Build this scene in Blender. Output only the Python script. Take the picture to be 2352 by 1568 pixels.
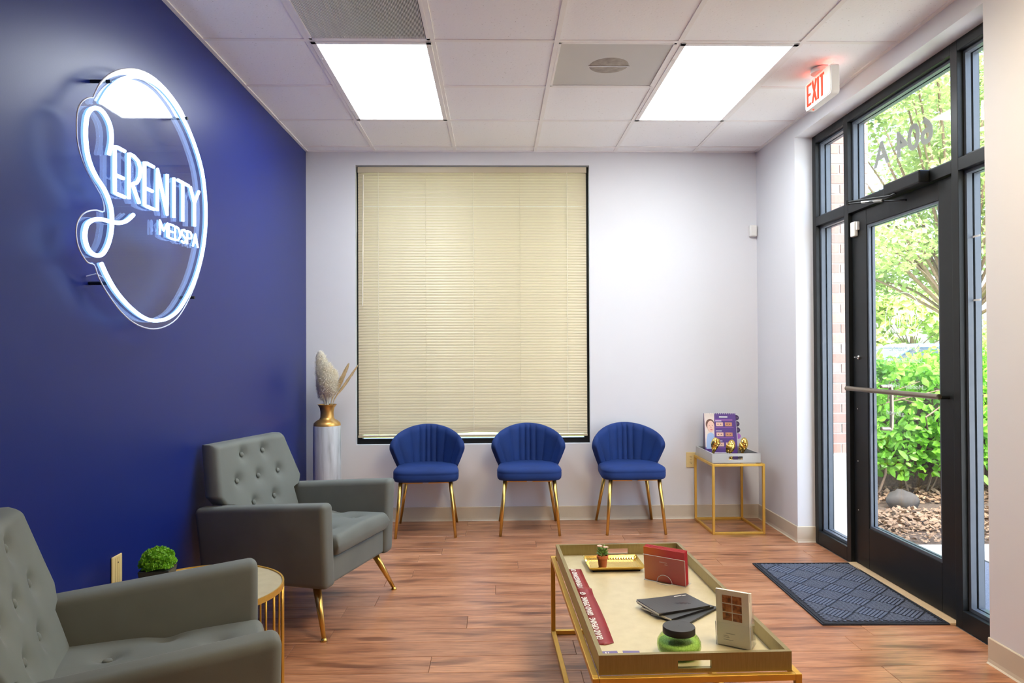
import bpy, bmesh, math, random
from mathutils import Vector, Matrix
from math import sin, cos, pi, radians as R, sqrt, exp

for o in list(bpy.data.objects):
    bpy.data.objects.remove(o, do_unlink=True)
SC = bpy.context.scene
COL = SC.collection
random.seed(7)

# ---------------------------------------------------------------- room measures
YB, XL, XR, H = 5.484, -1.433, 2.012, 2.803      # back wall, left wall, right wall, ceiling
YN = -3.0                                         # wall behind the camera
CAM_H = 1.2787

# ---------------------------------------------------------------- camera
def make_camera():
    f, tilt, yaw, roll, cyo = 1653.77, .0101637, .0228809, -.0047179, 6.8
    F = Vector((sin(yaw) * cos(tilt), cos(yaw) * cos(tilt), sin(tilt)))
    R0 = Vector((cos(yaw), -sin(yaw), 0))
    U0 = R0.cross(F)
    c, s = cos(roll), sin(roll)
    Rt = c * R0 + s * U0
    Up = c * U0 - s * R0
    cam = bpy.data.cameras.new('camera')
    cam.sensor_width = 36
    cam.lens = f / 2352 * 36
    cam.shift_y = cyo / 2352
    cam.clip_start = .05
    o = bpy.data.objects.new('camera', cam)
    COL.objects.link(o)
    o.matrix_world = Matrix(((Rt.x, Up.x, -F.x, 0), (Rt.y, Up.y, -F.y, 0), (Rt.z, Up.z, -F.z, CAM_H), (0, 0, 0, 1)))
    SC.camera = o
make_camera()

# ---------------------------------------------------------------- light and exposure
PANEL_E = 16.5          # ceiling panels
NEON_E = 7.0
SKY_E = 1.7
SUN_E = 17.0
vs = SC.view_settings
vs.view_transform = 'Standard'
try: vs.look = 'None'
except Exception: pass
vs.gamma = 1.0
vs.use_curve_mapping = False
vs.exposure = 0.15
SC.cycles.use_denoising = True
SC.cycles.sample_clamp_indirect = 6.0
SC.cycles.use_adaptive_sampling = True
SC.cycles.adaptive_threshold = .05
SC.cycles.max_bounces = 8
SC.cycles.diffuse_bounces = 5
SC.cycles.transparent_max_bounces = 16
SC.cycles.caustics_reflective = False
SC.cycles.caustics_refractive = False

w = bpy.data.worlds.new('sky')
SC.world = w
w.use_nodes = True
nt = w.node_tree
sky = nt.nodes.new('ShaderNodeTexSky')
sky.sky_type = 'NISHITA'
sky.sun_disc = False
sky.sun_elevation = R(55)
sky.sun_rotation = R(205)
sky.dust_density = 4.0
sky.air_density = 1.0
nt.links.new(sky.outputs[0], nt.nodes['Background'].inputs[0])
nt.nodes['Background'].inputs[1].default_value = SKY_E

sun = bpy.data.lights.new('sun', 'SUN')
sun.energy = SUN_E
sun.angle = R(1.5)
sun.color = (1, .95, .86)
so = bpy.data.objects.new('sun', sun)
COL.objects.link(so)
so.rotation_euler = Vector((.50, .42, -.80)).to_track_quat('-Z', 'Y').to_euler()
so.location = (0, 0, 12)

# ---------------------------------------------------------------- materials
MATS = {}
def new_mat(name):
    m = bpy.data.materials.new(name)
    m.use_nodes = True
    MATS[name] = m
    return m, m.node_tree, m.node_tree.nodes['Principled BSDF']
def L(t, a, b): t.links.new(a, b)
def ramp(t, stops):
    n = t.nodes.new('ShaderNodeValToRGB')
    e = n.color_ramp.elements
    e[0].position, e[0].color = stops[0][0], (*stops[0][1], 1)
    e[1].position, e[1].color = stops[-1][0], (*stops[-1][1], 1)
    for p, c in stops[1:-1]:
        x = e.new(p); x.color = (*c, 1)
    return n
def noise(t, scale, detail=3, vec=None, rough=.5):
    n = t.nodes.new('ShaderNodeTexNoise')
    n.inputs['Scale'].default_value = scale
    n.inputs['Detail'].default_value = detail
    n.inputs['Roughness'].default_value = rough
    if vec is not None: L(t, vec, n.inputs['Vector'])
    return n
def coords(t, kind='Object', scale=(1, 1, 1), rnd=False):
    c = t.nodes.new('ShaderNodeTexCoord')
    mp = t.nodes.new('ShaderNodeMapping')
    mp.inputs['Scale'].default_value = scale
    L(t, c.outputs[kind], mp.inputs['Vector'])
    if rnd:
        oi = t.nodes.new('ShaderNodeObjectInfo')
        mu = t.nodes.new('ShaderNodeVectorMath'); mu.operation = 'SCALE'
        mu.inputs[0].default_value = (37, 53, 71)
        L(t, oi.outputs['Random'], mu.inputs['Scale'])
        L(t, mu.outputs[0], mp.inputs['Location'])
    return mp.outputs[0]
def bump(t, bsdf, height, strength=.2, dist=.002):
    b = t.nodes.new('ShaderNodeBump')
    b.inputs['Strength'].default_value = strength
    b.inputs['Distance'].default_value = dist
    L(t, height, b.inputs['Height'])
    L(t, b.outputs[0], bsdf.inputs['Normal'])
def plain(name, col, rough=.5, metal=0., spec=.5, var=.06, nscale=9, bmp=0, bscale=80, sheen=0, trans=0, coat=0):
    m, t, b = new_mat(name)
    v = coords(t)
    n = noise(t, nscale, 3, v)
    d = tuple(max(0, c * (1 - var)) for c in col); u = tuple(min(1, c * (1 + var)) for c in col)
    r = ramp(t, [(.3, d), (.7, u)])
    L(t, n.outputs['Fac'], r.inputs[0]); L(t, r.outputs[0], b.inputs['Base Color'])
    b.inputs['Roughness'].default_value = rough
    b.inputs['Metallic'].default_value = metal
    b.inputs['Specular IOR Level'].default_value = spec
    if sheen:
        b.inputs['Sheen Weight'].default_value = sheen
        b.inputs['Sheen Roughness'].default_value = .35
        b.inputs['Sheen Tint'].default_value = (*[min(1, c * 3.2 + .03) for c in col], 1)
    if coat: b.inputs['Coat Weight'].default_value = coat
    if bmp:
        n2 = noise(t, bscale, 4, v); bump(t, b, n2.outputs['Fac'], bmp)
    return m
def emit(name, col, strength):
    m, t, b = new_mat(name)
    t.nodes.remove(b)
    e = t.nodes.new('ShaderNodeEmission')
    e.inputs[0].default_value = (*col, 1); e.inputs[1].default_value = strength
    L(t, e.outputs[0], t.nodes['Material Output'].inputs[0])
    return m
def thin_glass(name, tint=(1, 1, 1), ior=1.5, rough=0.0, boost=1.0):
    m, t, b = new_mat(name)
    t.nodes.remove(b)
    tr = t.nodes.new('ShaderNodeBsdfTransparent'); tr.inputs[0].default_value = (*tint, 1)
    gl = t.nodes.new('ShaderNodeBsdfGlossy'); gl.inputs['Roughness'].default_value = rough
    fr = t.nodes.new('ShaderNodeFresnel')
    ge = t.nodes.new('ShaderNodeNewGeometry')          # a thin sheet: same reflectance on both faces
    mi = t.nodes.new('ShaderNodeMapRange'); mi.inputs[3].default_value = ior; mi.inputs[4].default_value = 1 / ior
    L(t, ge.outputs['Backfacing'], mi.inputs[0]); L(t, mi.outputs[0], fr.inputs[0])
    mu = t.nodes.new('ShaderNodeMath'); mu.operation = 'MULTIPLY'; mu.use_clamp = True
    mu.inputs[1].default_value = boost
    mx = t.nodes.new('ShaderNodeMixShader')
    L(t, fr.outputs[0], mu.inputs[0]); L(t, mu.outputs[0], mx.inputs[0])
    L(t, tr.outputs[0], mx.inputs[1]); L(t, gl.outputs[0], mx.inputs[2])
    L(t, mx.outputs[0], t.nodes['Material Output'].inputs[0])
    return m
def leafy(name, cols, transl=.35, rough=.45, nscale=1.3):
    m, t, b = new_mat(name)
    v = coords(t, 'Object')
    n = noise(t, nscale, 4, v, .7)
    r = ramp(t, [(.28, cols[0]), (.5, cols[1]), (.72, cols[2])])
    L(t, n.outputs['Fac'], r.inputs[0]); L(t, r.outputs[0], b.inputs['Base Color'])
    b.inputs['Roughness'].default_value = rough
    tl = t.nodes.new('ShaderNodeBsdfTranslucent')
    L(t, r.outputs[0], tl.inputs[0])
    mx = t.nodes.new('ShaderNodeMixShader'); mx.inputs[0].default_value = transl
    L(t, b.outputs[0], mx.inputs[1]); L(t, tl.outputs[0], mx.inputs[2])
    L(t, mx.outputs[0], t.nodes['Material Output'].inputs[0])
    return m

def wood_floor():
    m, t, b = new_mat('wood_floor')
    v = coords(t, 'Object', (1.0, 7.0, 7.0), rnd=True)
    n1 = noise(t, 2.2, 6, v, .6)
    v2 = coords(t, 'Object', (2.2, 42, 42), rnd=True)
    n2 = noise(t, 3.0, 5, v2, .65)
    v3 = coords(t, 'Object', (2.6, 13, 13), rnd=True)
    n3 = noise(t, 1.2, 2, v3, .4)
    r1 = ramp(t, [(.30, (.29, .115, .055)), (.45, (.50, .22, .105)), (.62, (.62, .305, .16))])
    L(t, n1.outputs['Fac'], r1.inputs[0])
    r2 = ramp(t, [(.36, (.50, .44, .42)), (.58, (1, 1, 1))])
    L(t, n2.outputs['Fac'], r2.inputs[0])
    r3 = ramp(t, [(.30, (.36, .28, .25)), (.43, (1, 1, 1))])
    L(t, n3.outputs['Fac'], r3.inputs[0])
    def mul(a, c, f=1):
        x = t.nodes.new('ShaderNodeMix'); x.data_type = 'RGBA'; x.blend_type = 'MULTIPLY'
        x.inputs[0].default_value = f
        L(t, a, x.inputs[6]); L(t, c, x.inputs[7]); return x.outputs[2]
    c = mul(mul(r1.outputs[0], r2.outputs[0], .8), r3.outputs[0], .8)
    oi = t.nodes.new('ShaderNodeObjectInfo')
    r4 = ramp(t, [(0, (.86, .83, .82)), (1, (1.0, 1.0, 1.0))])
    L(t, oi.outputs['Random'], r4.inputs[0])
    c = mul(c, r4.outputs[0])
    L(t, c, b.inputs['Base Color'])
    b.inputs['Roughness'].default_value = .30
    b.inputs['Specular IOR Level'].default_value = .5
    bump(t, b, n2.outputs['Fac'], .12, .001)
    return m
M_FLOOR = wood_floor()
def painted(name, col, rough, bscale=260, bs=.12, spec=.4):
    m, t, b = new_mat(name)
    v = coords(t)
    n = noise(t, 1.2, 2, v)
    r = ramp(t, [(.3, tuple(c * .97 for c in col)), (.7, col)])
    L(t, n.outputs['Fac'], r.inputs[0]); L(t, r.outputs[0], b.inputs['Base Color'])
    b.inputs['Roughness'].default_value = rough
    b.inputs['Specular IOR Level'].default_value = spec
    n2 = noise(t, bscale, 3, v); bump(t, b, n2.outputs['Fac'], bs, .001)
    return m
M_WALL = painted('wall_paint', (.73, .73, .755), .55)
M_BLUE = painted('blue_paint', (.006, .017, .155), .36, 320, .10, .27)
M_TRIM = plain('vinyl_base', (.60, .52, .40), .45, var=.03)
def ceiling_tile():
    m, t, b = new_mat('ceiling_tile')
    v = coords(t, 'Object', rnd=True)
    n = noise(t, 95, 2, v, .6)
    r = ramp(t, [(.20, (.50, .48, .46)), (.335, (.93, .94, .945))])
    L(t, n.outputs['Fac'], r.inputs[0]); L(t, r.outputs[0], b.inputs['Base Color'])
    b.inputs['Roughness'].default_value = .9
    b.inputs['Specular IOR Level'].default_value = .1
    bump(t, b, n.outputs['Fac'], .3, .002)
    return m
M_TILE = ceiling_tile()
M_GRID = plain('grid_metal', (.88, .87, .85), .45, var=.02)
M_DARKGAP = plain('dark_gap', (.02, .018, .016), .8)
M_PANEL = emit('light_diffuser', (.90, .965, 1.0), PANEL_E)
M_PANELW = emit('warm_light_diffuser', (1.0, .80, .50), PANEL_E * 1.7)
M_WHITEP = plain('white_plastic', (.78, .76, .72), .4, var=.02)
M_BEIGEP = plain('beige_plastic', (.74, .58, .27), .4, var=.03)
M_GOLD = plain('brushed_gold', (.72, .47, .13), .28, 1.0, var=.05, nscale=30)
M_GOLDM = plain('matte_gold', (.72, .43, .08), .42, .75, var=.05, nscale=20)
M_GOLDP = plain('polished_gold', (.82, .58, .16), .12, 1.0, var=.03)
M_VELVET_B = plain('blue_velvet', (.001, .025, .145), .8, sheen=.12, var=.18, nscale=5, bmp=.08, bscale=300)
M_VELVET_G = plain('grey_velvet', (.138, .152, .140), .8, sheen=.25, var=.10, nscale=5, bmp=.08, bscale=300)
M_BLACKAL = plain('black_aluminium', (.009, .0105, .0115), .42, spec=.28, var=.08)
M_BLACKAL2 = plain('grey_stop', (.075, .09, .115), .4, var=.06)
M_BLACKP = plain('black_plastic', (.012, .012, .013), .45)
M_CHROME = plain('satin_steel', (.55, .54, .53), .28, 1.0)
M_BRONZE = plain('bronze_bar', (.30, .25, .19), .35, .9)
M_GLASS = thin_glass('window_glass', (.95, .975, .96), 1.45, 0, .7)
M_ACRYL = thin_glass('clear_acrylic', (.95, .96, .98), 1.47, 0.02, .58)
M_ACRYL2 = thin_glass('clear_holder', (.97, .97, .98), 1.45, 0.02, 1.0)
M_EDGE = plain('acrylic_edge', (.72, .75, .82), .2, var=.02)
M_NEON = emit('neon_tube', (.42, .60, 1.0), NEON_E)
M_NEONBASE = emit('neon_tube_base', (.22, .45, 1.0), 1.3)
def blind_mat():
    m, t, b = new_mat('blind_slat')
    v = coords(t)
    n = noise(t, 3, 2, v)
    r = ramp(t, [(.3, (.56, .475, .325)), (.7, (.60, .515, .36))])
    L(t, n.outputs['Fac'], r.inputs[0]); L(t, r.outputs[0], b.inputs['Base Color'])
    b.inputs['Roughness'].default_value = .35
    tl = t.nodes.new('ShaderNodeBsdfTranslucent'); tl.inputs[0].default_value = (.72, .58, .38, 1)
    mx = t.nodes.new('ShaderNodeMixShader'); mx.inputs[0].default_value = .07
    L(t, b.outputs[0], mx.inputs[1]); L(t, tl.outputs[0], mx.inputs[2])
    L(t, mx.outputs[0], t.nodes['Material Output'].inputs[0])
    return m
M_BLIND = blind_mat()
M_CORD = plain('cord', (.82, .76, .62), .7)
def perforated(name, light, dark, scale, axis=None):
    m, t, b = new_mat(name)
    v = coords(t, 'Object', (scale, scale, scale) if axis is None else ((scale, 0, 0)))
    if axis is None:
        n = t.nodes.new('ShaderNodeTexVoronoi'); n.inputs['Randomness'].default_value = 0
        n.inputs['Scale'].default_value = 1
        L(t, v, n.inputs['Vector']); fac = n.outputs['Distance']
        r = ramp(t, [(.30, dark), (.40, light)])
    else:
        n = t.nodes.new('ShaderNodeTexWave'); n.inputs['Scale'].default_value = 1
        L(t, v, n.inputs['Vector']); fac = n.outputs['Fac']
        r = ramp(t, [(.35, dark), (.6, light)])
    L(t, fac, r.inputs[0]); L(t, r.outputs[0], b.inputs['Base Color'])
    b.inputs['Roughness'].default_value = .5
    return m
M_PERF = perforated('perforated_metal', (.55, .54, .51), (.16, .155, .15), 130)
def brushed(name, a, b_, rough=.38, metal=.55, sc=(3, 60, 60)):
    m, t, b = new_mat(name)
    v = coords(t, 'Object', sc)
    n = noise(t, 4, 4, v, .6)
    r = ramp(t, [(.3, a), (.7, b_)])
    L(t, n.outputs['Fac'], r.inputs[0]); L(t, r.outputs[0], b.inputs['Base Color'])
    b.inputs['Roughness'].default_value = rough
    b.inputs['Metallic'].default_value = metal
    return m
M_TRAY = brushed('champagne_tray', (.28, .22, .09), (.34, .272, .118), .36, .6, (60, 60, 4))
M_TRAYF = brushed('champagne_tray_floor', (.62, .54, .33), (.69, .61, .39), .33, .25, (6, 6, 6))
M_STRAY = plain('silver_tray', (.52, .51, .49), .3, .4, var=.05)
M_STRAYF = plain('dark_mirror', (.06, .055, .05), .12, .3)
M_RED = plain('red_cover', (.58, .03, .05), .35, var=.05)
def red_grad():
    m, t, b = new_mat('red_gradient_cover')
    v = coords(t, 'Object')
    sx = t.nodes.new('ShaderNodeSeparateXYZ'); L(t, v, sx.inputs[0])
    mr = t.nodes.new('ShaderNodeMapRange'); mr.inputs[1].default_value = -.085; mr.inputs[2].default_value = .02
    L(t, sx.outputs[0], mr.inputs[0])
    r = ramp(t, [(0, (.74, .17, .02)), (1, (.52, .025, .045))])
    L(t, mr.outputs[0], r.inputs[0]); L(t, r.outputs[0], b.inputs['Base Color'])
    b.inputs['Roughness'].default_value = .35
    return m
M_REDG = red_grad()
M_RIBBON = plain('red_satin', (.24, .005, .007), .45, var=.05)
M_PINKPAGE = plain('pink_pages', (.80, .40, .40), .7)
M_PAPER = plain('paper', (.78, .76, .71), .7, var=.02)
M_CREAM = plain('cream_card', (.93, .89, .78), .55, var=.02)
M_BOOK = plain('charcoal_cover', (.045, .048, .050), .42, var=.06)
M_WHITEINK = plain('white_ink', (.85, .84, .82), .5, var=.01)
M_GREYINK = plain('grey_vinyl', (.42, .40, .38), .6, var=.02)
M_FROST = plain('frosted_vinyl', (.80, .84, .74), .6, var=.01)
M_BLACKINK = plain('black_ink', (.01, .01, .012), .35)
M_PURPLE = plain('purple_print', (.085, .03, .22), .35, var=.1)
M_PURPLE2 = plain('deep_purple_print', (.03, .012, .07), .35)
M_LILAC = plain('lilac_print', (.36, .12, .47), .4)
M_CARD = plain('violet_card', (.16, .13, .33), .5)
M_SKIN = plain('printed_skin', (.78, .50, .40), .4, var=.04)
M_SKIN2 = plain('printed_skin_warm', (.58, .26, .14), .4, var=.15, nscale=60)
M_HAIR = plain('printed_hair', (.13, .05, .035), .4)
M_LIPS = plain('printed_lips', (.62, .12, .14), .4)
M_SWEATER = plain('printed_sweater', (.33, .45, .68), .45)
M_PRINTBG = plain('printed_background', (.72, .62, .55), .4, var=.1)
def photo_swatch():
    m, t, b = new_mat('printed_faces')
    v = coords(t, 'Object', (70, 70, 70), rnd=True)
    n = noise(t, 1.0, 3, v)
    r = ramp(t, [(.32, (.08, .035, .02)), (.48, (.36, .11, .04)), (.66, (.55, .22, .09))])
    L(t, n.outputs['Fac'], r.inputs[0]); L(t, r.outputs[0], b.inputs['Base Color'])
    b.inputs['Roughness'].default_value = .35
    return m
M_SWATCH = photo_swatch()
M_TERRA = plain('terracotta', (.78, .22, .07), .7)
M_SUCC = leafy('succulent_leaf', [(.08, .20, .05), (.22, .40, .09), (.45, .55, .18)], .15, .4, 60)
M_PETAL = plain('pale_petal', (.80, .52, .42), .6)
M_MOSS = leafy('bright_shrub', [(.07, .24, .01), (.20, .52, .015), (.42, .74, .05)], .3, .5, 40)
M_PAMPAS = leafy('pampas', [(.94, .86, .70), (.99, .95, .84), (1, .98, .91)], .25, .9, 14)
M_PAMPAS2 = plain('golden_pampas', (.68, .52, .29), .9, var=.1, nscale=20)
def vase_mat():
    m, t, b = new_mat('streaked_ceramic')
    v = coords(t, 'Object', (16, 16, 1.4))
    n = noise(t, 1.6, 4, v, .6)
    r = ramp(t, [(.30, (.20, .215, .23)), (.42, (.46, .49, .52)), (.6, (.60, .64, .68))])
    L(t, n.outputs['Fac'], r.inputs[0]); L(t, r.outputs[0], b.inputs['Base Color'])
    b.inputs['Roughness'].default_value = .3
    return m
M_VASE = vase_mat()
M_ANTGOLD = plain('antique_gold', (.60, .34, .10), .35, .85, var=.15, nscale=14)
def jar_glass():
    m = thin_glass('green_crackle_glass', (.50, .80, .30), 1.5, .05, 1.0)
    t = m.node_tree
    v = coords(t, 'Object')
    n = t.nodes.new('ShaderNodeTexVoronoi'); n.feature = 'DISTANCE_TO_EDGE'; n.inputs['Scale'].default_value = 110
    L(t, v, n.inputs['Vector'])
    b = t.nodes.new('ShaderNodeBump'); b.inputs['Strength'].default_value = .5; b.inputs['Distance'].default_value = .002
    L(t, n.outputs['Distance'], b.inputs['Height'])
    for nd in t.nodes:
        if nd.type == 'BSDF_GLOSSY': L(t, b.outputs[0], nd.inputs['Normal'])
        if nd.type == 'BSDF_TRANSPARENT':
            r = ramp(t, [(.0, (.42, .62, .24)), (.08, (.74, .88, .55))])
            L(t, n.outputs['Distance'], r.inputs[0]); L(t, r.outputs[0], nd.inputs[0])
    return m
M_JAR = jar_glass()
M_WAX = plain('green_wax', (.66, .80, .42), .5)
M_LID = plain('dark_lid', (.028, .026, .024), .5)
def mat_rubber(name, a, c):
    m, t, b = new_mat(name)
    v = coords(t)
    n = noise(t, 320, 3, v, .7)
    r = ramp(t, [(.35, a), (.68, c)])
    L(t, n.outputs['Fac'], r.inputs[0]); L(t, r.outputs[0], b.inputs['Base Color'])
    b.inputs['Roughness'].default_value = .9
    bump(t, b, n.outputs['Fac'], .5, .002)
    return m
M_MAT = mat_rubber('mat_carpet', (.045, .054, .08), (.16, .18, .25))
M_MATB = mat_rubber('mat_border', (.012, .013, .017), (.03, .033, .045))
M_CONC = plain('sidewalk_concrete', (.62, .60, .57), .85, var=.06, nscale=4, bmp=.2, bscale=120)
M_MULCH = plain('mulch_soil', (.085, .058, .042), .95, var=.6, nscale=55, bmp=.6, bscale=60)
M_LEAFL = leafy('dry_leaf', [(.10, .06, .035), (.24, .15, .09), (.42, .29, .19)], .1, .8, 25)
M_HEDGE = leafy('hedge_leaf', [(.07, .22, .02), (.16, .42, .035), (.30, .58, .07)], .35, .35, 4)
M_TREE = leafy('tree_leaf', [(.16, .25, .075), (.34, .43, .16), (.54, .60, .30)], .45, .45, 1.6)
M_FARLEAF = leafy('far_leaf', [(.24, .36, .10), (.42, .52, .18), (.55, .62, .26)], .4, .6, .6)
M_BARK = plain('bark', (.16, .11, .075), .9, var=.25, nscale=25, bmp=.5, bscale=50)
M_ROCK = plain('grey_rock', (.06, .052, .046), .9, var=.2, nscale=15, bmp=.5, bscale=40)
M_LAWN = plain('lawn', (.20, .34, .07), .95, var=.25, nscale=6)
M_ASPH = plain('asphalt', (.30, .30, .31), .9, var=.1)
def brick_mat():
    m, t, b = new_mat('brick_face')
    oi = t.nodes.new('ShaderNodeObjectInfo')
    r = ramp(t, [(.0, (.36, .26, .22)), (.3, (.42, .24, .19)), (.6, (.40, .33, .30)), (.85, (.50, .25, .19)), (1.0, (.47, .34, .28))])
    L(t, oi.outputs['Random'], r.inputs[0])
    v = coords(t); n = noise(t, 60, 4, v)
    x = t.nodes.new('ShaderNodeMix'); x.data_type = 'RGBA'; x.blend_type = 'MULTIPLY'; x.inputs[0].default_value = .5
    r2 = ramp(t, [(.3, (.7, .7, .7)), (.7, (1, 1, 1))]); L(t, n.outputs['Fac'], r2.inputs[0])
    L(t, r.outputs[0], x.inputs[6]); L(t, r2.outputs[0], x.inputs[7]); L(t, x.outputs[2], b.inputs['Base Color'])
    b.inputs['Roughness'].default_value = .9
    bump(t, b, n.outputs['Fac'], .4, .003)
    return m
M_BRICK = brick_mat()
M_MORTAR = plain('mortar', (.58, .56, .52), .95, var=.05)
M_STONE = plain('cast_stone', (.66, .65, .62), .85, var=.05)
M_CARB = plain('pale_blue_car_paint', (.22, .34, .58), .2, .2, coat=.5, var=.02)
M_CARS = plain('silver_car_paint', (.38, .38, .38), .2, .4, coat=.5, var=.02)
M_CARG = plain('car_window', (.05, .07, .09), .05, var=.02)
M_TYRE = plain('tyre', (.015, .015, .015), .8)
M_EXITR = emit('exit_red', (1.0, .09, .05), 1.6)
M_EXITF = plain('exit_face', (.86, .80, .66), .35, var=.02)
M_THRESH = plain('threshold_tan', (.62, .45, .27), .5)

# ---------------------------------------------------------------- mesh helpers
class MB:
    def __init__(s): s.v = []; s.f = []
    def raw(s, v, f):
        n = len(s.v); s.v += [tuple(x) for x in v]; s.f += [tuple(i + n for i in q) for q in f]; return s
    def box(s, x0, x1, y0, y1, z0, z1):
        v = [(x0, y0, z0), (x1, y0, z0), (x1, y1, z0), (x0, y1, z0), (x0, y0, z1), (x1, y0, z1), (x1, y1, z1), (x0, y1, z1)]
        return s.raw(v, [(0, 3, 2, 1), (4, 5, 6, 7), (0, 1, 5, 4), (1, 2, 6, 5), (2, 3, 7, 6), (3, 0, 4, 7)])
    def hexa(s, v): return s.raw(v, [(0, 3, 2, 1), (4, 5, 6, 7), (0, 1, 5, 4), (1, 2, 6, 5), (2, 3, 7, 6), (3, 0, 4, 7)])
    def tube(s, pts, rad, n=10, caps=True, flat=None):
        pts = [Vector(p) for p in pts]
        rads = rad if isinstance(rad, (list, tuple)) else [rad] * len(pts)
        base = len(s.v); m = len(pts)
        prev = None
        for i, p in enumerate(pts):
            d = (pts[min(i + 1, m - 1)] - pts[max(i - 1, 0)]).normalized()
            if prev is None:
                a = Vector((0, 0, 1)) if abs(d.z) < .9 else Vector((1, 0, 0))
                u = d.cross(a).normalized()
            else:
                u = prev - d * prev.dot(d)
                u = u.normalized() if u.length > 1e-6 else d.orthogonal().normalized()
            prev = u
            w_ = d.cross(u).normalized()
            for k in range(n):
                an = 2 * pi * k / n
                s.v.append(tuple(p + rads[i] * (cos(an) * u + sin(an) * w_)))
        for i in range(m - 1):
            for k in range(n):
                a = base + i * n + k; b = base + i * n + (k + 1) % n
                s.f.append((a, b, b + n, a + n))
        if caps:
            s.f.append(tuple(base + k for k in range(n))[::-1])
            s.f.append(tuple(base + (m - 1) * n + k for k in range(n)))
        return s
    def lathe(s, prof, n=32, c=(0, 0, 0), cap=True):
        base = len(s.v); m = len(prof)
        for r, z in prof:
            for k in range(n):
                a = 2 * pi * k / n
                s.v.append((c[0] + r * cos(a), c[1] + r * sin(a), c[2] + z))
        for i in range(m - 1):
            for k in range(n):
                a = base + i * n + k; b = base + i * n + (k + 1) % n
                s.f.append((a, b, b + n, a + n))
        if cap:
            s.f.append(tuple(base + k for k in range(n))[::-1])
            s.f.append(tuple(base + (m - 1) * n + k for k in range(n)))
        return s
    def prism(s, poly, lo, hi, axis):
        """polygon in the two other axes (in x,y,z order) extruded from lo to hi along axis"""
        n = len(poly); base = len(s.v)
        def put(p, t):
            if axis == 0: return (t, p[0], p[1])
            if axis == 1: return (p[0], t, p[1])
            return (p[0], p[1], t)
        s.v += [put(p, lo) for p in poly] + [put(p, hi) for p in poly]
        s.f.append(tuple(base + i for i in range(n))); s.f.append(tuple(base + n + i for i in range(n))[::-1])
        for i in range(n):
            j = (i + 1) % n
            s.f.append((base + i, base + n + i, base + n + j, base + j))
        return s
    def ball(s, c, r, n=12, m=8):
        rx, ry, rz = r if isinstance(r, (list, tuple)) else (r, r, r)
        base = len(s.v)
        s.v.append((c[0], c[1], c[2] - rz))
        for i in range(1, m):
            t = -pi / 2 + pi * i / m
            for k in range(n):
                a = 2 * pi * k / n
                s.v.append((c[0] + rx * cos(t) * cos(a), c[1] + ry * cos(t) * sin(a), c[2] + rz * sin(t)))
        s.v.append((c[0], c[1], c[2] + rz)); top = len(s.v) - 1
        for k in range(n):
            s.f.append((base, base + 1 + (k + 1) % n, base + 1 + k))
            s.f.append((top, base + 1 + (m - 2) * n + k, base + 1 + (m - 2) * n + (k + 1) % n))
        for i in range(m - 2):
            for k in range(n):
                a = base + 1 + i * n + k; b = base + 1 + i * n + (k + 1) % n
                s.f.append((a, b, b + n, a + n))
        return s
    def mesh(s, name, mat, smooth=False, fix=True):
        me = bpy.data.meshes.new(name)
        me.from_pydata(s.v, [], s.f)
        if fix:
            bm = bmesh.new(); bm.from_mesh(me)
            bmesh.ops.recalc_face_normals(bm, faces=bm.faces)
            bm.to_mesh(me); bm.free()
        if mat: me.materials.append(mat)
        if smooth:
            for p in me.polygons: p.use_smooth = True
        me.update()
        return me
    def build(s, name, mat, parent=None, smooth=False, bevel=0, seg=2, loc=None, rot=None, fix=True, auto=None):
        return obj(name, s.mesh(name, mat, smooth, fix), parent, bevel, seg, loc, rot, auto)

def obj(name, me, parent=None, bevel=0, seg=2, loc=None, rot=None, auto=None):
    o = bpy.data.objects.new(name, me)
    COL.objects.link(o)
    if parent: o.parent = parent
    if loc: o.location = loc
    if rot: o.rotation_euler = rot
    if bevel:
        b = o.modifiers.new('bevel', 'BEVEL'); b.width = bevel; b.segments = seg; b.limit_method = 'ANGLE'; b.angle_limit = R(35)
        b.harden_normals = False
    if auto:
        for p in me.polygons: p.use_smooth = True
        me.set_sharp_from_angle(angle=R(auto))
    return o
def empty(name, loc=(0, 0, 0), rz=0):
    o = bpy.data.objects.new(name, None); o.empty_display_size = .1
    COL.objects.link(o); o.location = loc; o.rotation_euler = (0, 0, rz)
    return o
def tag(o, label=None, cat=None, group=None, kind=None):
    if label: o['label'] = label
    if cat: o['category'] = cat
    if group: o['group'] = group
    if kind: o['kind'] = kind
    return o
def copy_tree(o, parent=None):
    c = o.copy(); COL.objects.link(c)
    if parent: c.parent = parent
    for ch in [x for x in bpy.data.objects if x.parent == o]:
        copy_tree(ch, c)
    return c
def text_mesh(s, size, mat, depth=0.0, bold=0.0):
    cu = bpy.data.curves.new('t', 'FONT')
    cu.body = s; cu.size = size; cu.extrude = depth; cu.offset = bold; cu.align_x = 'CENTER'; cu.align_y = 'CENTER'
    cu.resolution_u = 3
    o = bpy.data.objects.new('t', cu); COL.objects.link(o)
    bpy.context.view_layer.update()
    me = bpy.data.meshes.new_from_object(o.evaluated_get(bpy.context.evaluated_depsgraph_get()))
    bpy.data.objects.remove(o, do_unlink=True); bpy.data.curves.remove(cu)
    me.materials.clear(); me.materials.append(mat)
    return me
def fit_text(me, wdt, hgt=None):
    xs = [v.co.x for v in me.vertices]; ys = [v.co.y for v in me.vertices]
    cx, cy = (min(xs) + max(xs)) / 2, (min(ys) + max(ys)) / 2
    sx = wdt / (max(xs) - min(xs)); sy = sx if hgt is None else hgt / (max(ys) - min(ys))
    me.transform(Matrix.Diagonal((sx, sy, 1, 1)) @ Matrix.Translation((-cx, -cy, 0)))
    return me
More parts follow.
